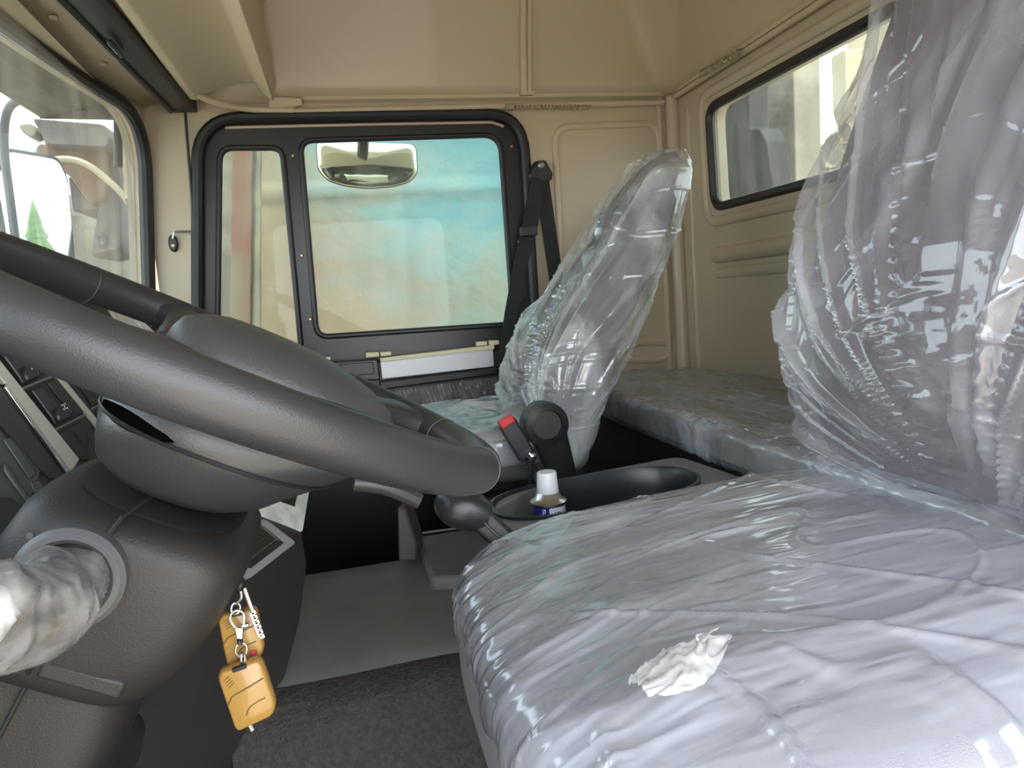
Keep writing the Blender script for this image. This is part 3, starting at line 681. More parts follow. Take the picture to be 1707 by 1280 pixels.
mt = MB(); mt.add([P(x, y, 'z', .43) for x, y in ((693, 893), (838, 868), (900, 900), (735, 960))] , [(0, 1, 2, 3)])
gb = MB(); a = [P(692, 893, 'z', .398), P(836, 872, 'z', .398), P(900, 960, 'z', .398), P(716, 962, 'z', .398)]
gb.add(a + [Vector((p.x, p.y, .355)) for p in a], [(0, 1, 2, 3), (4, 7, 6, 5), (0, 4, 5, 1), (1, 5, 6, 2), (2, 6, 7, 3), (3, 7, 4, 0)])
gh = empty('gear_housing', (a[0] + a[2]) / 2 - Vector((0, 0, .05))); tag(gh, 'raised grey step on the engine tunnel under the gear lever', 'housing')
gb.build('step', VINYL, gh, bevel=.010, seg=3)
q = [P(662, 846, 'y', 1.40), P(676, 848, 'y', 1.40), P(694, 905, 'y', 1.40), P(694, 935, 'y', 1.40), P(664, 935, 'y', 1.40)]
MB().add(q + [Vector((p.x + .02, p.y + .05, p.z)) for p in q], [(0, 1, 2, 3, 4), (9, 8, 7, 6, 5)] + [(i, i + 5, (i + 1) % 5 + 5, (i + 1) % 5) for i in range(5)]).build('side_bracket', mat('bracket_brown_grey', (.09, .08, .075), .5), gh, bevel=.004)
# console tray
ZT = .585
def tz(px, py): q = P(px, py, 'z', ZT); return (q.x, q.y)
ov = [tz(846, 880), tz(866, 846), tz(905, 822), tz(960, 800), tz(1040, 782), tz(1110, 776), tz(1150, 782), tz(1156, 795)]
x0_, x1_ = min(p[0] for p in ov), max(p[0] for p in ov); yt_ = max(p[1] for p in ov)
#print('oval', x0_, x1_, yt_, [tuple(round(k, 3) for k in p) for p in ov])
x0_, x1_ = .186, .530; cxo, cyo = .358, 1.035
hole = [(cxo + (x1_ - x0_) / 2 * math.copysign(abs(math.cos(t)) ** .8, math.cos(t)), cyo + .024 * math.cos(t) + .092 * math.copysign(abs(math.sin(t)) ** .8, math.sin(t))) for t in [2 * math.pi * i / 64 for i in range(64)]]
ct = empty('console_tray', Vector((cxo, cyo, .37))); tag(ct, 'grey console between the seats with a long black oval tray', 'console')
outl = rpoly([(.166, .905), (.172, 1.0), (.25, 1.085), (.336, 1.143), (.571, 1.186), (.592, 1.0), (.585, .905)], [.03, .05, .1, .2, .03, .03, .02], 8)
GREYC = mat('console_grey', (.17, .17, .165), .45, bump=(400, .3, 2, .0015))
MB().plate(outl, [hole], .19, lambda u, v, d: Vector((u, v, ZT - d))).build('console_body', GREYC, ct, smooth=40, bevel=.006, seg=3)
bw = MB(); rings = []
for f, z in ((1.03, ZT - .001), (1.035, ZT + .005), (1.0, ZT + .006), (.965, ZT - .002), (.95, ZT - .03), (.90, ZT - .11), (.85, ZT - .125)):
    rings.append([Vector((cxo + (u - cxo) * f, cyo + (v - cyo) * (f if f > .96 else f * .97), z)) for u, v in hole])
bw.loft(rings, cap=False); k0 = len(bw.v) - 64; bw.f.append(tuple(range(k0, len(bw.v))))
bw.build('tray_bowl', mat('tray_black', (.012, .016, .018), .35), ct, smooth=60)

# spray can in the tray
YC = .985; cb = P(915, 845, 'y', YC); xc_ = cb.x; zb = ZT - .124
can = empty('spray_can', Vector((xc_, YC, zb))); tag(can, 'small white and dark blue spray can standing in the oval tray', 'spray can')
Mc = Matrix.Translation((xc_, YC, 0)); top = P(911, 786, 'y', YC).z; sh_ = P(915, 836, 'y', YC).z
def canmat():
    m = mat('can_print', (.72, .74, .80), .28, coat=.4); nt = m.node_tree; b = nt.nodes['Principled BSDF']
    t = nt.nodes.new('ShaderNodeTexCoord'); s = nt.nodes.new('ShaderNodeSeparateXYZ'); nt.links.new(t.outputs['Object'], s.inputs[0])
    g = nt.nodes.new('ShaderNodeMath'); g.operation = 'LESS_THAN'; nt.links.new(s.outputs['X'], g.inputs[0]); g.inputs[1].default_value = -.006
    x = nt.nodes.new('ShaderNodeMix'); x.data_type = 'RGBA'; nt.links.new(g.outputs[0], x.inputs['Factor']); x.inputs['A'].default_value = (.72, .74, .82, 1); x.inputs['B'].default_value = (.035, .03, .22, 1)
    nt.links.new(x.outputs['Result'], b.inputs['Base Color']); return m
rc_ = .0245
MB().lathe([(0, zb), (rc_, zb), (rc_, sh_ - .002), (rc_ + .001, sh_), (0, sh_)], Mc, 40).build('can_body', canmat(), can)
MB().lathe([(rc_ + .001, sh_ - .003), (rc_ + .0025, sh_ - .001), (rc_ + .0025, sh_ + .002), (rc_, sh_ + .004), (.020, sh_ + .007), (.0165, sh_ + .015), (.0155, sh_ + .016)], Mc, 40).build('shoulder', STEEL, can)
MB().lathe([(.0155, sh_ + .012), (.0165, sh_ + .014), (.0145, top - .002), (.0135, top), (0, top)], Mc, 40).build('cap', mat('white_cap', (.62, .64, .66), .4), can)
Rt = frame(Vector((1, 0, 0)), Vector((0, 0, 1)))
NAVY = mat('navy_ink', (.03, .03, .2), .4); WHT = mat('white_ink', (.8, .8, .85), .4)
cl_ = Vector((xc_ + .006, YC - rc_ - .0006, sh_ - .011))
text('printed_logo', 'Carup', .012, cl_, frame(Vector((1, -.28, .02)), Vector((0, 0, 1))), NAVY, can)
text('printed_lettering', 'CLEANER', .0065, Vector((xc_ - .0135, YC - rc_ * .87, sh_ - .018)), frame(Vector((0, -.0, -1)), Vector((1, -.9, 0))), WHT, can)

# gear lever
gl_ = empty('gear_lever', P(850, 905, 'y', .9)); tag(gl_, 'black gear lever leaning forwards beside the engine tunnel', 'gear lever')
k0_, k1_, k2_ = P(742, 838, 'y', .93), P(798, 860, 'y', .92), P(842, 902, 'y', .90)
dk = (k1_ - k0_).normalized(); yv = Vector((0, 1, 0)); zk = dk.cross(yv).normalized()
MB().loft([sellipse(k0_ + dk * d + zk * o_, yv, zk, a * 1.0, b, 2.4, 28) for d, a, b, o_ in ((-.014, .004, .004, 0), (-.010, .016, .014, 0), (-.002, .024, .021, 0), (.010, .028, .026, 0), (.028, .027, .028, .002), (.045, .023, .025, .003), (.058, .019, .021, .002))]).build('knob', mat('knob_black', (.022, .023, .026), .32, bump=(500, .25, 2, .001)), gl_)
ds_ = (k2_ - k1_).normalized(); zs = ds_.cross(yv).normalized()
MB().loft([sellipse(k1_ + ds_ * d, yv, zs, .016, .0165, 6, 28) for d in (-.012, .0, .05, .20)]).build('shaft', BLACKP, gl_, smooth=40)
MB().box(k1_ + ds_ * .0, (.006, .036, .037), frame(ds_, yv)).build('collar', SWM, gl_, bevel=.002)
MB().box(k1_ + ds_ * .03 - Vector((0, .017, 0)), (.05, .003, .004), frame(ds_, yv)).build('selector_slide', SWM, gl_, bevel=.001)
tag(MB().tube(spl([P(q[0], q[1] - 3, 'z', .404) for q in ((694, 893), (728, 888), (765, 883), (800, 877), (834, 872))], 6), .0028, 8).build('pale_cable', GREYC), 'thin pale cable lying across the step behind the gear lever', 'cable')

# ------------------------------------------------------------------ steering wheel and column
O = Vector((-.1046, .6021, .8739)); TA = .506
e1 = Vector((math.cos(TA), 0, -math.sin(TA))); nn_ = Vector((math.sin(TA), 0, math.cos(TA)))
e2 = (Vector((0, 1, 0)) * math.cos(-.03) + nn_ * math.sin(-.03)); 
ML = Matrix(((e1.x, e2.x, nn_.x, O.x), (e1.y, e2.y, nn_.y, O.y), (e1.z, e2.z, nn_.z, O.z), (0, 0, 0, 1)))
RW = .230; RT = .0172
sw = empty('steering_wheel', O); tag(sw, 'large dark steering wheel with broad centre pad in the foreground', 'steering wheel')
SEAM = mat('seam_grey', (.06, .06, .058), .5); rings = []
for i in range(160):
    a = 2 * math.pi * i / 160; c = Vector((RW * math.cos(a), RW * math.sin(a), 0)); r = Vector((math.cos(a), math.sin(a), 0))
    rings.append([ML @ (c + r * RT * .97 * math.cos(t) + Vector((0, 0, RT * 1.05 * math.sin(t)))) for t in [2 * math.pi * k / 28 for k in range(28)]])
MB().loft(rings, closed=True).build('rim', WHEELM, sw, smooth=60)
for a in (math.radians(22), math.radians(58), math.radians(131), math.radians(229), math.radians(340)):
    c = Vector((RW * math.cos(a), RW * math.sin(a), 0)); r = Vector((math.cos(a), math.sin(a), 0))
    MB().tube([ML @ (c + r * (RT + .0001) * math.cos(t) + Vector((0, 0, (RT * 1.05 + .0001) * math.sin(t)))) for t in [2 * math.pi * k / 32 for k in range(32)]], .0006, 6, closed=True).build('rim_seam', SEAM, sw)
# pad dome (towards the driver) in wheel coordinates
def loc(rs): return [[ML @ p for p in r] for r in rs]
X1, Y1 = Vector((1, 0, 0)), Vector((0, 1, 0))
def padring(z, a, b, cx, k=2.6, n=56): return sellipse(Vector((cx, 0, z)), X1, Y1, a, b, k, n)
MB().loft(loc([padring(-.022, .082, .070, .058), padring(-.010, .092, .080, .060), padring(.000, .094, .082, .060), padring(.010, .089, .078, .057), padring(.019, .078, .068, .050), padring(.026, .060, .053, .044), padring(.0305, .040, .035, .040), padring(.032, .018, .015, .038), padring(.0322, .004, .004, .038)])).build('horn_pad', PADM, sw, smooth=70)
# spokes: two to the far/near sides at the front, two at the rear corners
for a in (math.radians(36), math.radians(-36), math.radians(106), math.radians(-106)):
    d = Vector((math.cos(a), math.sin(a), 0)); s_ = Vector((-d.y, d.x, 0)); rings = []
    for r, w, z, th in ((.045, .040, -.010, .012), (.09, .036, -.008, .012), (.15, .029, -.003, .011), (.195, .026, 0, .0115), (.212, .034, 0, .0135), (.226, .040, 0, .012)):
        rings.append([ML @ p for p in sellipse(d * r + Vector((0, 0, z)), s_, Vector((0, 0, 1)), w, th, 2.8, 28)])
    MB().loft(rings).build('spoke', WHEELM, sw, smooth=60)
# emblem on the pad
em = MB()
pe = P(446, 618, 'z', .92)
q = ML.inverted() @ pe
def pe_(u, v): return ML @ Vector((.056 + u, -.002 + v, .0300))
em.tube([pe_(*p) for p in ((-.007, -.006), (-.002, -.004), (.001, .0), (.0, .004), (-.005, .006))], .0007, 6)
em.tube([pe_(*p) for p in ((-.002, -.004), (.005, -.005), (.007, -.001), (.003, .002), (.007, .006), (.0, .007))], .0007, 6)
em.build('emblem', GREYC, sw)
# lower hub cover (deep bowl under the spokes)
hubrings = []
for z, a, b, cx, k in ((-.012, .088, .076, .058, 2.6), (-.020, .100, .092, .056, 2.5), (-.032, .104, .104, .050, 2.5), (-.050, .095, .110, .040, 2.4), (-.065, .086, .106, .032, 2.4), (-.080, .076, .096, .025, 2.4), (-.095, .066, .083, .020, 2.4), (-.105, .052, .066, .018, 2.3), (-.109, .030, .04, .018, 2), (-.110, .008, .01, .018, 2)):
    hubrings.append([ML @ p for p in padring(z, a, b, cx, k)])
hc = MB().loft(hubrings).build('hub_cover', HUBM, sw, smooth=70)
MB().tube([ML @ p for p in padring(-.058, .0912, .1088, .036, 2.4)[28:54]], .0016, 6).build('hub_seam', RUBBER, sw)
# slot in the hub cover
sl_ = [ML @ p for p in padring(-.0545, .0930, .1096, .038, 2.4, 96)]
rings = []
for i, p in enumerate(sl_[56:70]):
    t = i / 13; w = .0055 * math.sin(math.pi * min(1, max(.02, t))) ** .6 + .0002
    rings.append([p + nn_ * w + (p - O).normalized() * .0004, p - nn_ * w + (p - O).normalized() * .0004, p - nn_ * w - (p - O).normalized() * .002, p + nn_ * w - (p - O).normalized() * .002])
MB().loft(rings).build('hub_slot', mat('slot_black', (.002, .002, .002), 1.0, spec=0), sw)

# column shroud
col = empty('steering_column', O + nn_ * -.24); tag(col, 'dark moulded steering column shroud under the wheel', 'steering column')
def cring(z, a, b, cx, cy=0, k=4.5, n=64): return [ML @ p for p in sellipse(Vector((cx, cy, z)), X1, Y1, a, b, k, n)]
shr = [cring(-.116, .045, .068, .014, 0, 3), cring(-.119, .064, .086, .014, 0, 3.5), cring(-.125, .073, .097, .014, 0, 4), cring(-.137, .078, .102, .013), cring(-.165, .081, .103, .010), cring(-.205, .080, .100, .004), cring(-.235, .074, .095, -.002), cring(-.250, .066, .085, -.006), cring(-.255, .050, .07, -.008)]
MB().loft(shr).build('upper_shroud', COLM, col, smooth=60)
MB().loft([cring(-.1145, .058, .078, .014, 0, 2.4), cring(-.1155, .060, .080, .014, 0, 2.6), cring(-.118, .058, .078, .014, 0, 2.6)]).build('shroud_opening', DARK, col)
low = [cring(-.240, .064, .078, -.010), cring(-.29, .068, .078, -.010), cring(-.335, .070, .080, -.012), cring(-.342, .083, .09, -.012), cring(-.352, .086, .092, -.012), cring(-.356, .084, .090, -.012)]
MB().loft(low).build('lower_shroud', COLM, col, smooth=50)
MB().loft([cring(-.354, .089, .093, -.024), cring(-.36, .092, .096, -.024), cring(-.375, .092, .096, -.024)]).build('base_flange', mat('flange_grey', (.2, .2, .2), .3), col, smooth=50)
# split line of the two half shells
def side_line(x, zs, nm, y=-.1035, r=.0016):
    MB().tube([ML @ Vector((x + dx, y + dy, z)) for z, dx, dy in zs], r, 6).build(nm, DARK, col)
side_line(.0, ((-.1075, .01, .06), (-.110, .006, .03), (-.116, .002, .008), (-.126, 0, .0015), (-.150, 0, 0)), 'shell_joint')
side_line(-.012, ((-.225, 0, .0), (-.245, 0, .02), (-.30, -.004, .0245), (-.338, -.008, .0235)), 'shell_joint')
RG0 = mat('screw_dull', (.07, .07, .07), .5)
for x, z in ((-.042, -.143), (-.026, -.148)):
    MB().lathe([(0, 0), (.0022, 0), (.0022, .001), (0, .001)], Matrix.Translation(ML @ Vector((x, -.1035, z))) @ Ry, 14).build('shroud_screw', RG0, col)
MB().box(ML @ Vector((.02, -.094, -.228)), (.055, .006, .014), ML.to_3x3()).build('recess', COLM, col, bevel=.003)
# stalk ring and wrapped stalk
rc2 = ML @ Vector((-.010, -.104, -.160)); RG = mat('stalk_ring_grey', (.10, .10, .105), .4)
Mr = Matrix.Translation(rc2) @ ML.to_3x3().to_4x4() @ Matrix.Rotation(math.pi / 2, 4, 'X')
MB().lathe([(.024, -.004), (.024, .006), (.027, .009), (.031, .009), (.034, .006), (.034, -.004)], Mr, 48).build('stalk_ring', RG, col)
MB().lathe([(0, .002), (.024, .002), (.025, -.002), (0, -.002)], Mr, 32).build('stalk_hole', DARK, col)
st = empty('indicator_stalk', rc2); tag(st, 'indicator stalk in crumpled milky plastic left of the column', 'stalk')
s0 = ML @ Vector((-.012, -.095, -.162)); s1 = P(60, 1022, 'y', .42); s2 = P(-90, 1040, 'y', .34)
MB().tube([s0, s1, s2], .012, 16).build('stalk_arm', BLACKP, st)
pts = spl([s0 + (s1 - s0) * .10, s0 + (s1 - s0) * .4, s1, s1.lerp(s2, .5), s2], 10)
rr_ = [lerp_tab([(0, .018), (.15, .023), (.5, .0255), (.8, .026), (1, .024)], i / (len(pts) - 1))[0] for i in range(len(pts))]
wrp = MB(); rings = []
for i, p in enumerate(pts):
    t = (pts[min(i + 1, len(pts) - 1)] - pts[max(i - 1, 0)]).normalized(); x = t.cross(Vector((0, 0, 1))).normalized(); y = t.cross(x)
    rings.append([p + (x * math.cos(a) + y * math.sin(a)) * rr_[i] * (1 + .10 * nz(a * 1.5 + i * .12, i * .08, 2) + .12 * ridge(a * 1.1 + i * .10, i * .05, 2)) for a in [2 * math.pi * k / 64 for k in range(64)]])
wrp.loft(rings); wrp.build('plastic_wrap', FILM_W, st, smooth=180)

# ------------------------------------------------------------------ keys
ign = ML @ Vector((.078, .0, -.185))
ky = P(404, 985, 'y', .56)
kr = empty('key_ring', ky); tag(kr, 'silver ignition key and swivel clip hanging from the steering column', 'keys')
MB().tube([ky + Vector((-.03, .0, .02)), ky + Vector((0, 0, .004))], .006, 12).build('ignition_barrel', BLACKP, kr)
def pk(px, py, y=.535): return P(px, py, 'y', y)
MB().tube(spl([pk(401, 985), pk(402, 996), pk(396, 1004), pk(392, 1007)], 5), .0011, 8).build('key_wire', STEEL, kr)
k = MB(); a, b = pk(407, 980), pk(436, 1060); k.tube([a, a.lerp(b, .5)], .0016, 8)
for i in range(11):
    p = a.lerp(b, .5 + i * .05); k.box(p + Vector((.0006 * (-1) ** i, 0, 0)), (.0028 + .0009 * (i % 2), .002, .003), frame((b - a), Vector((0, 1, 0))))
k.build('key_blade', CHROME, kr)
def ringlet(nm, c, rx, rz, tilt=0, wire=.0009, par=kr):
    c = Vector(c); return MB().tube([c + Vector((rx * math.cos(t) * math.cos(tilt), rx * math.cos(t) * math.sin(tilt), rz * math.sin(t))) for t in [2 * math.pi * i / 24 for i in range(24)]], wire, 8, closed=True).build(nm, STEEL, par)
ringlet('split_ring', pk(393, 1014), .0032, .0042, .5)
cl = MB(); cl.tube(spl([pk(394, 1048), pk(384, 1034), pk(386, 1022), pk(396, 1017), pk(406, 1022), pk(407, 1036), pk(402, 1050)], 6), .0011, 8)
cl.loft([[pk(391, 1046, y), pk(405, 1048, y), pk(404, 1066, y), pk(395, 1065, y)] for y in (.533, .537)]); cl.tube([pk(403, 1044), pk(415, 1041)], .0018, 8)
cl.build('swivel_clip', CHROME, kr, bevel=.0006)
MB().tube([pk(400, 1066), pk(400, 1073)], .0022, 10).build('swivel', BLACKP, kr)
ringlet('lower_ring', pk(402, 1083), .0040, .0055, .3); ringlet('link', pk(405, 1098, .53), .0022, .0045, 1.1)
def fob(corners, y, th, lab, buttons):
    c = [P(*q, 'y', y) for q in corners]      # tl, tr, br, bl
    o_ = sum(c, Vector()) / 4; X = ((c[1] - c[0]) + (c[2] - c[3])).normalized(); Wd = ((c[1] - c[0]).length + (c[2] - c[3]).length) / 2; Hh = ((c[3] - c[0]).length + (c[2] - c[1]).length) / 2
    Z = X.cross(Vector((0, 1, 0))).normalized()
    if Z.z < 0: Z = -Z
    Yv = Vector((0, 1, 0)); e = empty('key_fob', o_); tag(e, lab, 'key fob', 'gold key fobs on the ignition key ring')
    def at(u, v, d): return o_ + X * (u * Wd) + Z * (v * Hh) + Yv * d
    rg = []
    for d, s in ((-th / 2, .86), (-th / 2 + th * .12, .94), (-th / 2 + th * .35, 1.0), (th * .2, 1.0), (th * .45, .93), (th / 2, .85)):
        base = rpoly([(-.5, -.5), (.36, -.44), (.5, -.28), (.5, .42), (.40, .5), (-.40, .5), (-.5, .40)], [.12, .14, .14, .1, .1, .1, .1], 6)
        rg.append([at(u * s, v * (1 - (1 - s) * .7), d) for u, v in base])
    MB().loft(rg).build('shell', GOLD, e, smooth=60)
    ln = [at(u, v, -th / 2 - .0001) for u, v in ((-.44, -.02), (-.36, .05), (-.28, .09), (.0, .13), (.42, .20))]
    MB().tube(spl(ln, 5), .0006, 6).build('slide_joint', GROOVE, e)
    gr = MB()
    for i in range(4): gr.tube([at(-.44 + .0, .30 - .05 * i + .03, -th / 2 + .0006), at(-.24 - .0 + .02 * i, .40 - .04 * i, -th / 2 - .0001)], .0004, 6)
    gr.build('grip_lines', GROOVE, e)
    sw_ = [at(u, v, -th / 2 - .0001) for u, v in ((-.16, -.27), (-.06, -.18), (.1, -.13), (.34, -.10))]
    MB().tube(spl(sw_, 5), .0005, 6).build('swoosh', GROOVE, e)
    MB().box(at(.02, .47, -th / 2), (.010, .004, .003), frame(X, Yv)).build('loop_slot', DARK, e, bevel=.0008)
    if buttons:
        for u in (-.12, .22):
            MB().lathe([(0, 0), (.0028, 0), (.0026, .0012), (0, .0016)], Matrix.Translation(at(u, -.34 + u * .18, -th / 2 - .0001)) @ Ry, 18).build('button', mat('red_fob_button', (.35, .04, .05), .3) if u < 0 else bpy.data.materials['red_fob_button'], e)
    else:
        MB().tube([at(-.20, -.48, 0), at(-.185, -.58, 0)], .0018, 10).build('aerial_tip', STEEL, e)
    return e
fob([(364, 1022), (428, 1008), (446, 1096), (378, 1112)], .548, .011, 'dark gold key fob with two red buttons, the upper one behind the clip', True)
fob([(368, 1112), (445, 1092), (460, 1190), (387, 1222)], .532, .012, 'plain gold key fob, the lower one hanging on the ring', False)

# ------------------------------------------------------------------ dashboard
dash = empty('dashboard', Vector((-.40, 1.0, .5))); tag(dash, 'dark wrap-around dashboard with silver trim strips and switch panels behind the steering wheel', 'dashboard')
A0, A1_, A2_ = P(0, 612, 'y', .86), P(126, 768, 'y', .90), P(192, 663, 'y', 1.0)
NA = (A1_ - A0).cross(A2_ - A0).normalized()
if NA.x < 0: NA = -NA
def pa(px, py, d=0.0): return PP(px, py, A0, NA) + NA * d
def slab(pxs, d0, d1, nm, m, par, f=pa, bevel=.001, holes=None, smooth=30):
    n = len(pxs); a = [f(*p) for p in pxs]; N_ = NA if f is pa else NB
    return MB().add([q + N_ * d1 for q in a] + [q + N_ * d0 for q in a], [tuple(range(n)), tuple(range(2 * n - 1, n - 1, -1))] + [(i, i + n, (i + 1) % n + n, (i + 1) % n) for i in range(n)]).build(nm, m, par, bevel=bevel, smooth=smooth)
slab([(-260, 330), (90, 470), (215, 522), (330, 580), (330, 800), (240, 1010), (-60, 1010), (-260, 800)], -.05, .0, 'fascia', DASHM, dash, bevel=.004)
slab([(-120, 448), (0, 612), (126, 768), (111, 790), (0, 640), (-120, 480)], .0, .006, 'silver_strip', SILVER, dash)
slab([(0, 641), (111, 791), (108, 797), (0, 649)], .0, .007, 'bright_line', CHROME, dash)
slab([(20, 530), (92, 622), (170, 716), (163, 720), (86, 626), (12, 534)], .0, .005, 'silver_strip', SILVER, dash)
slab([(-60, 566), (108, 797), (82, 800), (60, 782), (-60, 640)], .0, .003, 'lower_band', SWM, dash)
for q in (((32, 652), (90, 627), (89, 624), (31, 648)), ((87, 720), (142, 692), (141, 689), (86, 717)), ((150, 684), (198, 660), (197, 657), (149, 681)), ((-20, 590), (30, 566), (29, 563), (-21, 587))):
    slab(q, .0, .003, 'panel_divider', GREYC, dash, bevel=0)
for q in ([(76, 638), (92, 630), (139, 687), (118, 698), (102, 672)], [(92, 724), (140, 698), (160, 722), (150, 770), (128, 766)], [(112, 720), (120, 716), (150, 760), (143, 764)], [(122, 630), (160, 618), (190, 652), (152, 678)], [(157, 686), (196, 668), (190, 700), (174, 712)], [(30, 600), (60, 588), (84, 618), (56, 630)]):
    slab(q, .0, .0025, 'blanking_panel', BLANK, dash, bevel=.001)
def switch(ox, oy):
    p = [(46, 652), (62, 645), (105, 690), (106, 702), (86, 710), (82, 700)]
    p = [(x + ox, y + oy) for x, y in p]
    slab(p, .0, .006, 'switch_rocker', SWM, dash, bevel=.002)
    q = [(x + ox, y + oy) for x, y in ((82, 683), (100, 676), (106, 692), (105, 702), (87, 709), (82, 700))]
    o_ = slab(q, .004, .013, 'switch_key', SWM, dash, bevel=.003)
    c = pa(88 + ox, 680 + oy, .0135)
    g = MB(); X_ = (pa(96 + ox, 677 + oy, .0135) - c); Y_ = (pa(93 + ox, 689 + oy, .0135) - c)
    c = pa(86 + ox, 681 + oy, .0140) - X_ * 0 + Y_ * .35 + X_ * .3
    for a, b in (((-.4, -.4), (.4, -.4)), ((-.4, .4), (.4, .4)), ((0, -.4), (0, .4)), ((-.4, -.55), (-.4, -.2)), ((.4, -.55), (.4, -.2)), ((-.4, .2), (-.4, .55)), ((.4, .2), (.4, .55))):
        g.tube([c + X_ * a[0] + Y_ * a[1], c + X_ * b[0] + Y_ * b[1]], .0003, 5)
    g.build('symbol', WHT, o_)
switch(0, 0); switch(-54, -67)
slab([(-60, 650), (10, 732), (22, 726), (66, 785), (60, 802), (40, 860), (0, 870), (-60, 860)], .0, .002, 'lower_fascia', DASHG, dash)
slab([(0, 735), (12, 731), (56, 792), (44, 800)], .002, .005, 'grey_pocket_lid', DASHG, dash, bevel=.002)
slab([(0, 772), (48, 838), (44, 846), (0, 786)], .002, .006, 'grey_rib', DASHG, dash, bevel=.002)
slab([(46, 806), (60, 800), (70, 816), (54, 824)], .002, .004, 'small_blank', DASHG, dash, bevel=.001)
slab([(-30, 830), (14, 832), (30, 850), (44, 880), (30, 900), (-30, 900)], .002, .006, 'storage_bin', DASHM, dash, bevel=.004)
# bits near the top edge: vent and trims seen between the rims
slab([(168, 500), (190, 512), (232, 545), (215, 552), (190, 536)], .0, .004, 'silver_strip', SILVER, dash)
slab([(206, 520), (222, 528), (262, 566), (240, 562)], .0, .007, 'pale_trim', ALU, dash)
slab([(226, 536), (262, 536), (292, 566), (282, 580), (250, 570)], -.002, .003, 'vent_body', DARK, dash)
for i in range(3): slab([(232 + 4 * i, 545 + 9 * i), (268 + 7 * i, 543 + 8 * i), (270 + 7 * i, 546 + 8 * i), (235 + 4 * i, 548 + 9 * i)], .003, .006, 'vent_louvre', SWM, dash, bevel=0)
slab([(268, 548), (276, 550), (293, 562), (285, 570)], .0, .010, 'vent_edge', ALU, dash)
slab([(70, 476), (125, 486), (160, 492), (200, 520), (130, 500)], .0, .004, 'upper_trim', DASHG, dash)
# dash top and passenger side bulk, footwell bulkhead
mb = MB(); sec = [(-.60, .40), (-.60, .86), (-.50, .905), (-.38, .905), (-.30, .86), (-.28, .72), (-.33, .60), (-.42, .42)]
mb.loft([[Vector((x, y, z)) for x, z in sec] for y in (1.16, 1.6, 2.0)]); mb.build('passenger_side_fascia', DASHM, dash, bevel=.015)
mb = MB(); sec = [(-.62, .50), (-.62, .84), (-.52, .86), (-.46, .85), (-.44, .60), (-.46, .5)]
mb.loft([[Vector((x, y, z)) for x, z in sec] for y in (-.1, .4, .80)]); mb.build('instrument_side_fascia', DASHM, dash, bevel=.015)
# centre console tower
PB = P(505, 888, 'y', 1.0); PB1 = P(520, 803, 'y', 1.08); PB3 = P(415, 955, 'y', .88)
NB = (PB1 - PB).cross(PB3 - PB).normalized()
if NB.x < 0: NB = -NB
def pb(px, py, d=0.0): return PP(px, py, PB, NB) + NB * d
rows = [[Vector((-.50, 1.16, .92)), P(528, 700, 'y', 1.17), P(440, 700, 'y', 1.12), P(330, 700, 'y', 1.05), Vector((-.5, .7, .80))],
        [Vector((-.50, 1.12, .70)), P(521, 795, 'y', 1.085), pb(440, 800), pb(340, 850), Vector((-.5, .62, .66))],
        [Vector((-.50, 1.09, .62)), P(508, 888, 'y', 1.005), pb(415, 957), pb(320, 1040), Vector((-.5, .55, .55))],
        [Vector((-.50, 1.09, .55)), P(517, 935, 'y', 1.05), P(420, 1010, 'y', .93), P(315, 1090, 'y', .82), Vector((-.5, .55, .48))],
        [Vector((-.50, 1.09, .42)), P(505, 1030, 'y', 1.06), P(400, 1100, 'y', .94), P(290, 1180, 'y', .82), Vector((-.5, .55, .36))],
        [Vector((-.50, 1.07, .30)), P(482, 1120, 'y', 1.05), P(370, 1220, 'y', .94), P(250, 1330, 'y', .83), Vector((-.5, .55, .2))],
        [Vector((-.50, 1.05, .0)), P(400, 1285, 'y', 1.03), P(300, 1450, 'y', .93), P(180, 1600, 'y', .83), Vector((-.5, .55, -.05))]]
mb = MB(); nr, nc = len(rows), 5
mb.add([p for r in rows for p in r], [(i * nc + j, (i + 1) * nc + j, (i + 1) * nc + j + 1, i * nc + j + 1) for i in range(nr - 1) for j in range(nc - 1)])
CONS = mat('console_plastic', (.032, .031, .032), .42, bump=(450, .35, 3, .0015), var=((.045, .038, .036), 4, .45, .7))
mb.build('console_tower', CONS, dash, bevel=.012, seg=4, smooth=50)
slab([(415, 854), (447, 831), (490, 846), (500, 803), (517, 797), (502, 886)], -.002, .003, 'pale_label_plate', mat('pale_plate', (.75, .80, .77), .35, var=((.55, .62, .58), 40, .45, .6)), dash, pb, .0008)
slab([(430, 812), (447, 829), (489, 844), (499, 803), (480, 795)], -.002, .001, 'radio_slot', DARK, dash, pb, 0)
def fr_b(u, v, d):
    return pb(u, v) + NB * (.004 - d)
fo = rpoly([(380, 862), (440, 868), (490, 906), (411, 967), (370, 950)], 6, 4); fi = rpoly([(390, 868), (437, 877), (472, 905), (413, 950), (380, 935)], 4, 4)
MB().plate(fo, [fi], .008, fr_b).build('ashtray_frame', mat('frame_grey', (.30, .30, .30), .4), dash, bevel=.001)
slab([(390, 868), (437, 877), (472, 905), (413, 950), (380, 935)], -.002, .0012, 'ashtray_lid', BLANK, dash, pb, 0)
for a, b in (((418, 930), (462, 898)), ((412, 915), (446, 892)), ((408, 897), (436, 880)), ((430, 875), (462, 902))):
    MB().tube([pb(*a, .002), pb(*b, .002)], .0011, 6).build('ashtray_rib', STEEL if a[0] in (418, 430) else GROOVE, dash)

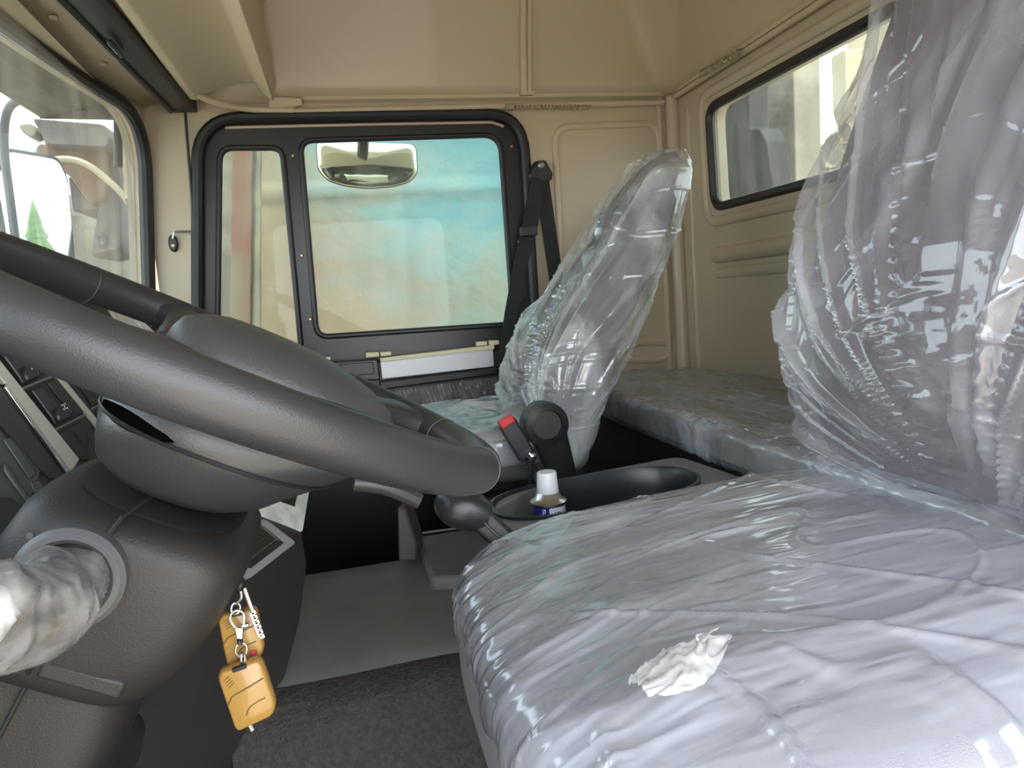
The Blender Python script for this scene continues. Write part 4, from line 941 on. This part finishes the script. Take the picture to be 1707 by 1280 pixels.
# ------------------------------------------------------------------ outside
gm = mat('dusty_ground', (.46, .40, .31), .9, var=((.38, .33, .26), .6, .35, .7))
g = MB(); g.add([(-60, -60, -1.3), (60, -60, -1.3), (60, 60, -1.3), (-60, 60, -1.3)], [(0, 1, 2, 3)]); tag(g.build('ground', gm), kind='structure')
# covered truck load beyond the passenger door
def tarp_mat():
    m = mat('dusty_tarpaulin', (.5, .5, .4), .75, bump=(14, .25, 5, .02)); nt = m.node_tree; b = nt.nodes['Principled BSDF']; N = nt.nodes.new; L = nt.links.new
    t = N('ShaderNodeTexCoord'); s = N('ShaderNodeSeparateXYZ'); L(t.outputs['Object'], s.inputs[0])
    n = N('ShaderNodeTexNoise'); n.inputs['Scale'].default_value = 1.6; n.inputs['Detail'].default_value = 8; n.inputs['Distortion'].default_value = .8
    mp = N('ShaderNodeMapping'); mp.inputs['Scale'].default_value = (1, 1, 2.2); L(t.outputs['Object'], mp.inputs[0]); L(mp.outputs[0], n.inputs['Vector'])
    a = N('ShaderNodeMath'); a.operation = 'MULTIPLY_ADD'; a.inputs[1].default_value = 1.1; L(n.outputs['Fac'], a.inputs[0]); 
    a2 = N('ShaderNodeMath'); a2.operation = 'MULTIPLY_ADD'; a2.inputs[1].default_value = .55; a2.inputs[2].default_value = .20; L(s.outputs['X'], a2.inputs[0]); L(a2.outputs[0], a.inputs[2])
    z = N('ShaderNodeMath'); z.operation = 'MULTIPLY_ADD'; z.inputs[1].default_value = .45; z.inputs[2].default_value = -.95; L(s.outputs['Z'], z.inputs[0])
    ad = N('ShaderNodeMath'); ad.operation = 'ADD'; L(a.outputs[0], ad.inputs[0]); L(z.outputs[0], ad.inputs[1])
    r = N('ShaderNodeValToRGB'); e = r.color_ramp.elements; e[0].position = .28; e[0].color = (.27, .20, .12, 1); e[1].position = .88; e[1].color = (.11, .25, .265, 1)
    k = e.new(.55); k.color = (.22, .25, .21, 1); k = e.new(.72); k.color = (.17, .28, .27, 1)
    L(ad.outputs[0], r.inputs[0]); L(r.outputs[0], b.inputs['Base Color']); return m
def tarp(s, t):
    x = -.85 + 2.45 * s; z = -.6 + 3.6 * t; y = 3.35
    y += .03 * nz(x * 2, z * 1.6) - .02 * math.exp(-((z - 1.42 + .01 * x) / .02) ** 2) - .03 * ridge(x * .8 + 1, z * .25, 6) - .012 * math.exp(-((x - .78) / .015) ** 2) + .05 * max(0, z - 1.45)
    return Vector((x, y, z))
tp = MB(); tp.grid(tarp, 200, 120); tb = [Vector((-.85, 4.7, -.6)), Vector((1.6, 4.7, -.6)), Vector((1.6, 4.7, 3.0)), Vector((-.85, 4.7, 3.0)), Vector((-.85, 3.45, 3.0)), Vector((1.6, 3.45, 3.0)), Vector((-.85, 3.35, -.6)), Vector((1.6, 3.35, -.6))]
tp.add(tb, [(0, 3, 2, 1), (3, 4, 5, 2), (0, 6, 4, 3), (1, 2, 5, 7)])
cv = empty('covered_truck', Vector((1, 4.4, -1.3))); tag(cv, 'truck load under a dusty beige and turquoise tarpaulin beyond the passenger window', 'truck')
tp.build('tarpaulin', tarp_mat(), cv, smooth=60)
MB().box((.38, 4.05, -.70), (2.4, 1.2, .2)).build('truck_bed', DARK, cv, bevel=.01)
for x in (-.3, 1.1):
    MB().lathe([(0, -.15), (.46, -.15), (.5, -.1), (.5, .1), (.46, .15), (.3, .15), (.28, .1), (0, .1)], Matrix.Translation((x, 3.6, -.8)) @ Ry, 36).build('wheel', RUBBER, cv)
ps = empty('painted_post', P(400, 420, 'y', 2.95)); tag(ps, 'faded red-brown post beside the quarter window, with pale edge strips', 'post')
def strip(a, b, w, y, nm, m, th=.04, par=ps):
    A, B = P(*a, 'y', y), P(*b, 'y', y); mb = MB(); k = 20; rr_ = []
    for i in range(k + 1):
        p = A.lerp(B, i / k); dx = .004 * nz(i * .7, a[0]); rr_.append([p + Vector((-w / 2 + dx, 0, 0)), p + Vector((w / 2 + dx, 0, 0)), p + Vector((w / 2 + dx, th, 0)), p + Vector((-w / 2 + dx, th, 0))])
    mb.loft(rr_); return mb.build(nm, m, par, bevel=.004)
strip((405, 205), (392, 1100), .075, 2.95, 'post_body', mat('faded_red_paint', (.20, .07, .045), .7, var=((.20, .15, .10), 3.0, .42, .6)))
strip((384, 205), (368, 1100), .05, 2.97, 'pale_strip', mat('pale_dusty_strip', (.27, .24, .18), .8, var=((.17, .15, .12), 8, .4, .6)))
strip((427, 205), (424, 1100), .035, 2.97, 'yellowed_strip', mat('yellowed_strip', (.30, .28, .18), .8, var=((.20, .18, .14), 8, .4, .6)))

# kerb mirror over the passenger window
km = empty('kerb_mirror', P(610, 240, 'y', 2.30)); tag(km, 'wide convex kerb mirror hanging outside the top of the passenger window', 'mirror')
ko = [(526, 234), (694, 240), (696, 288), (684, 303), (655, 311), (612, 314), (572, 309), (545, 300), (530, 282)]
def kpt(u, v, d): return P(u, v, 'y', 2.28 + (314 - v) / 80 * .02) + Vector((0, d, 0))
kq = rpoly(ko, [14, 14, 8, 10, 10, 10, 10, 10, 8], 4); kc = (612, 270)
def kring(s, d): return [kpt(kc[0] + (u - kc[0]) * s, kc[1] + (v - kc[1]) * s, d) for u, v in kq]
MB().loft([kring(1.0, .0), kring(1.012, .006), kring(1.0, .02), kring(.8, .05), kring(.4, .06)]).build('mirror_shell', RUBBER, km, smooth=60)
MB().loft([kring(1.0, .002), kring(.985, -.002), kring(.85, -.008), kring(.6, -.014), kring(.3, -.018), kring(.02, -.019)]).build('mirror_face', mat('kerb_mirror_glass', (.88, .80, .62), .04, metal=1), km, smooth=180)
MB().tube([P(605, 250, 'y', 2.36), P(605, 215, 'y', 2.28), P(605, 192, 'y', 2.108)], .018, 10).build('bracket', BLACKP, km)
text('scribbled_mark', 'TPS', .018, kpt(676, 291, -.016), frame(Vector((1, 0, -.03)), Vector((0, -.2, 1))), GROOVE, km)

# big side mirror, its arm, the sun visor
Cm = P(58, 372, 'y', 2.62); dirc = (CAM - Cm).normalized(); want = Vector((.97, .03, .07)).normalized(); Nm = (dirc + want).normalized()
sm = empty('side_mirror', Cm); tag(sm, 'tall side mirror reflecting sky, outside the windscreen corner', 'mirror')
mo = rpoly([(12, 250), (96, 264), (112, 300), (130, 505), (-30, 500), (-8, 300)], [10, 14, 14, 12, 12, 12], 6)
def mpt(s, d): return [PP(62 + (u - 62) * s, 380 + (v - 380) * s, Cm, Nm) + Nm * d for u, v in mo]
MB().loft([mpt(1.0, .004), mpt(1.03, .0), mpt(1.03, -.02), mpt(.85, -.06), mpt(.4, -.07)]).build('mirror_housing', RUBBER, sm, smooth=60)
MB().loft([mpt(.985, .003), mpt(.975, .0055)]).build('mirror_glass', MIRROR, sm, smooth=0)
tag(MB().tube(spl([P(62, 172, 'y', 2.18), P(40, 166, 'y', 2.36), P(18, 176, 'y', 2.42), P(8, 205, 'y', 2.46), P(8, 260, 'y', 2.50), P(18, 340, 'y', 2.52), P(30, 430, 'y', 2.52), P(44, 520, 'y', 2.48), P(90, 560, 'y', 2.32)], 8), .012, 12).build('mirror_arm', mat('grey_arm', (.05, .055, .07), .4)), 'bent dark tube arm carrying the side mirror', 'mirror arm')
vz = P(67, 197, 'y', 2.10)
vs_ = empty('sun_visor', Vector((vz.x, 1, vz.z))); tag(vs_, 'smoked grey exterior sun visor above the windscreen', 'visor')
mb = MB(); rr_ = [[Vector((vz.x + .0, y, vz.z)), Vector((vz.x + .004, y, vz.z + .012)), Vector((min(-.505, xw(y, 1.47) - .05), y, vz.z + .055)), Vector((min(-.505, xw(y, 1.47) - .05), y, vz.z + .04))] for y in (-.1, .6, 1.3, 2.10)]
mb.loft(rr_); mb.build('visor_blade', mat('smoked_visor', (.15, .14, .13), .4, var=((.20, .18, .15), 2.5, .4, .7)), vs_, bevel=.003)
MB().add([P(u, v, 'y', y) for y in (2.10, 2.11) for u, v in ((66, 198), (242, 201), (244, 150), (66, 165))], [(0, 1, 2, 3), (7, 6, 5, 4), (0, 4, 5, 1), (1, 5, 6, 2), (2, 6, 7, 3), (3, 7, 4, 0)]).build('visor_cheek', bpy.data.materials['smoked_visor'], vs_)
MB().tube([P(197, 185, 'y', 2.09), P(197, 278, 'y', 2.09)], .011, 12).build('visor_bracket', BLACKP, vs_)

# machinery seen through the windscreen
RUST = mat('rusty_steel', (.15, .075, .035), .8, bump=(12, .6, 6, .03), var=((.17, .125, .08), 4, .4, .6))
DUST = mat('dusty_beige_steel', (.19, .17, .125), .8, bump=(8, .6, 6, .03), var=((.10, .085, .06), 3, .4, .62))
GREYS = mat('dusty_grey_steel', (.06, .057, .052), .7, bump=(8, .5, 6, .03), var=((.14, .12, .10), 4, .4, .6))
def ext(pxs, y0, y1, nm, m, par=None, r=6, j=.03):
    q = rpoly(pxs, r, 3); a = [P(u, v, 'y', y0) for u, v in q]; k = (y1 - y0)
    rings = [[p + Vector((0, k * t, 0)) + (sum(a, Vector()) / len(a) - p) * s for p in a] for t, s in ((0, .06), (.04, 0), (1, 0))]
    return MB().loft(rings).build(nm, m, par, smooth=30, bevel=.01)
rbk = empty('loading_machine', Vector((-1.35, 6.0, -1.3))); tag(rbk, 'dusty loading machine with rusty bucket and pale bent pipe, seen through the windscreen', 'machine')
ext([(50, 196), (172, 206), (188, 232), (180, 246), (72, 240), (66, 222)], 5.0, 5.9, 'bucket_rim', GREYS, rbk, 5)
ext([(60, 238), (176, 243), (180, 300), (176, 330), (150, 345), (112, 290), (52, 262)], 5.15, 5.9, 'bucket_shell', RUST, rbk, 8)
ext([(112, 292), (150, 344), (176, 332), (182, 348), (120, 352)], 5.3, 5.8, 'bucket_throat', GREYS, rbk, 5)
ext([(30, 208), (52, 205), (62, 222), (50, 230), (36, 220)], 5.1, 5.25, 'bucket_tooth', DUST, rbk, 5)
ext([(166, 212), (192, 235), (200, 300), (204, 420), (150, 430), (164, 345), (178, 320), (180, 250)], 5.2, 5.7, 'side_plate', GREYS, rbk, 10)
pb_ = MB().tube(spl([P(78, 268, 'y', 4.3), P(110, 265, 'y', 4.3), P(140, 272, 'y', 4.3), P(170, 292, 'y', 4.3), P(205, 325, 'y', 4.3), P(232, 365, 'y', 4.3), P(250, 400, 'y', 4.3), P(262, 440, 'y', 4.3)], 8), .017, 12)
pb_.build('bent_pipe', mat('pale_yellow_pipe', (.34, .30, .20), .5), rbk)
ext([(222, 238), (236, 238), (246, 262), (240, 300), (214, 335), (204, 315), (210, 270)], 4.9, 5.05, 'leaning_panel', mat('mustard_panel', (.30, .24, .13), .8, var=((.2, .17, .12), 6, .4, .6)), rbk, 12)
lump = MB()
def lmp(s, t):
    th = 2 * math.pi * t; ph = math.pi * (s - .5)
    q = Vector((math.cos(ph) * math.cos(th) * 1.0, math.cos(ph) * math.sin(th) * .7, math.sin(ph) * .75))
    return Vector((-1.35, 6.1, .35)) + q * (1 + .22 * noise.noise(q * 2.2) + .10 * noise.noise(q * 6)) + Vector((0, 0, .03 * noise.noise(q * 15)))
lump.grid(lmp, 60, 80, closed_v=True); lump.build('machine_body', DUST, rbk, smooth=70)
MB().box((-1.35, 6.1, -.85), (1.3, 1.0, .95)).build('undercarriage', GREYS, rbk, bevel=.03)
tag(ext([(-40, 320), (60, 300), (118, 350), (300, 330), (330, 520), (330, 900), (-40, 900)], 7.2, 8.4, 'dusty_wall', DUST, None, 8), 'dusty beige wall section far behind the excavator bucket', 'wall')
# through the rear window
XE = 2.3
def extx(pxs, x0, x1, nm, m, par=None, r=4):
    q = rpoly(pxs, r, 3); a = [P(u, v, 'x', x0) for u, v in q]; d = Vector((x1 - x0, 0, 0)); n = len(a)
    return MB().loft([a, [p + d for p in a]]).build(nm, m, par, smooth=30, bevel=.008)
tag(extx([(1205, 130), (1322, 70), (1345, 1200), (1230, 1300)], XE, XE + .15, 'weathered_board', mat('weathered_board', (.24, .21, .17), .85, bump=(10, .5, 6, .02), var=((.36, .32, .26), 4, .4, .6))), 'weathered grey-brown board standing behind the rear window', 'board')
tag(extx([(1150, 120), (1248, 120), (1250, 215), (1266, 214), (1278, 236), (1292, 330), (1330, 1300), (1180, 1300)], 1.9, 2.0, 'reflection_panel', mat('dark_reflection', (.035, .034, .034), .6)), 'added dark panel outside the left end of the rear window, cut to the reflected seat outline', 'panel')  # added dark panel; its rounded outline draws the seat's reflection in the glass
pt = empty('parked_machine', P(1430, 180, 'x', 3.3)); tag(pt, 'cream parked machine with round gears outside the rear window', 'machine')
CRX = mat('cream_steel', (.58, .52, .40), .6, var=((.5, .42, .30), 3, .4, .6))  # the machine's own cream, tone varied at random
extx([(1385, 95), (1410, 80), (1412, 215), (1400, 225), (1388, 190)], 3.2, 3.4, 'upright', CRX, pt)
extx([(1412, 60), (1520, 0), (1520, 160), (1412, 190)], 3.4, 4.4, 'body_panel', mat('beige_body_panel', (.60, .50, .36), .6), pt)
extx([(1420, 195), (1520, 160), (1520, 215), (1420, 250)], 3.3, 4.0, 'engine_block', GREYS, pt)
extx([(1340, 250), (1520, 190), (1520, 330), (1340, 330)], 3.6, 4.2, 'lower_frame', CRX, pt)
for px, py, r_ in ((1362, 268, .09), (1398, 252, .10), (1420, 222, .06)):
    c = P(px, py, 'x', 3.15); gm_ = MB()
    gm_.lathe([(r_ * .25, -.03), (r_ * .8, -.03), (r_, -.05), (r_, .05), (r_ * .8, .03), (r_ * .25, .03)], Matrix.Translation(c) @ Matrix.Rotation(math.pi / 2, 4, 'Y'), 28)
    for k in range(14):
        a = 2 * math.pi * k / 14; gm_.box(c + Vector((0, r_ * 1.04 * math.cos(a), r_ * 1.04 * math.sin(a))), (.08, r_ * .18, r_ * .18), Matrix.Rotation(a, 3, 'X'))
    gm_.build('gear_wheel', CRX, pt)
# trees and sheds far behind the cab, seen in the side mirror
GRN = mat('conifer_green', (.10, .20, .06), .9, var=((.18, .30, .10), 5, .4, .6))
base = Cm + want * 34
side = want.cross(Vector((0, 0, 1))).normalized()
tb_ = ['left', 'second', 'middle', 'fourth', 'right']
for i, (o_, h_) in enumerate(((-6.6, 5.2), (-3.3, 6.3), (0, 5.6), (3.4, 6.6), (7.0, 5.4))):
    c = base + side * o_; c.z = -1.3; t = empty('conifer_tree', c)
    tag(t, ('dark green conifer reflected lowest beside the shed in the side mirror', 'tall green conifer in the side mirror, nearer the shed of the row', 'short green conifer in the middle of the row in the side mirror', 'tallest green conifer in the row in the side mirror', 'green conifer at the mirror edge away from the shed')[i], 'tree', 'conifers in the side mirror')
    mb = MB()
    for L_i in range(9):
        f = L_i / 9; z0 = .8 + (h_ - .8) * f; r0 = 1.25 * (1 - f) + .12; k = 22
        ring = [Vector((c.x + r0 * (1 + .22 * (-1) ** q + .15 * nz(q, L_i, i)) * math.cos(2 * math.pi * q / k), c.y + r0 * (1 + .22 * (-1) ** q) * math.sin(2 * math.pi * q / k), c.z + z0 - .15)) for q in range(k)]
        top_ = [Vector((c.x + r0 * .15 * math.cos(2 * math.pi * q / k), c.y + r0 * .15 * math.sin(2 * math.pi * q / k), c.z + z0 + (h_ - .8) / 9 * 1.7)) for q in range(k)]
        mb.loft([ring, top_])
    mb.build('foliage', GRN, t, smooth=0)
    MB().tube([c, c + Vector((0, 0, 1.2))], .14, 8).build('trunk', mat('bark', (.12, .08, .05), .9) if i == 0 else bpy.data.materials['bark'], t)
sc_ = base - want * 8 + side * -1.0; sc_.z = -1.3
sh = empty('white_shed', sc_); tag(sh, 'low white shed with grey roof reflected in the side mirror', 'shed')
Rs = frame(want, side)
MB().box(sc_ + Vector((0, 0, 1.0)), (2.5, 9, 2.0), Rs).build('walls', mat('white_wall', (.7, .68, .62), .7), sh)
MB().box(sc_ + Vector((0, 0, 2.1)), (2.9, 9.4, .2), Rs).build('roof', GREYS, sh)

for o in list(bpy.data.objects):
    if '_o' in o: del o['_o']
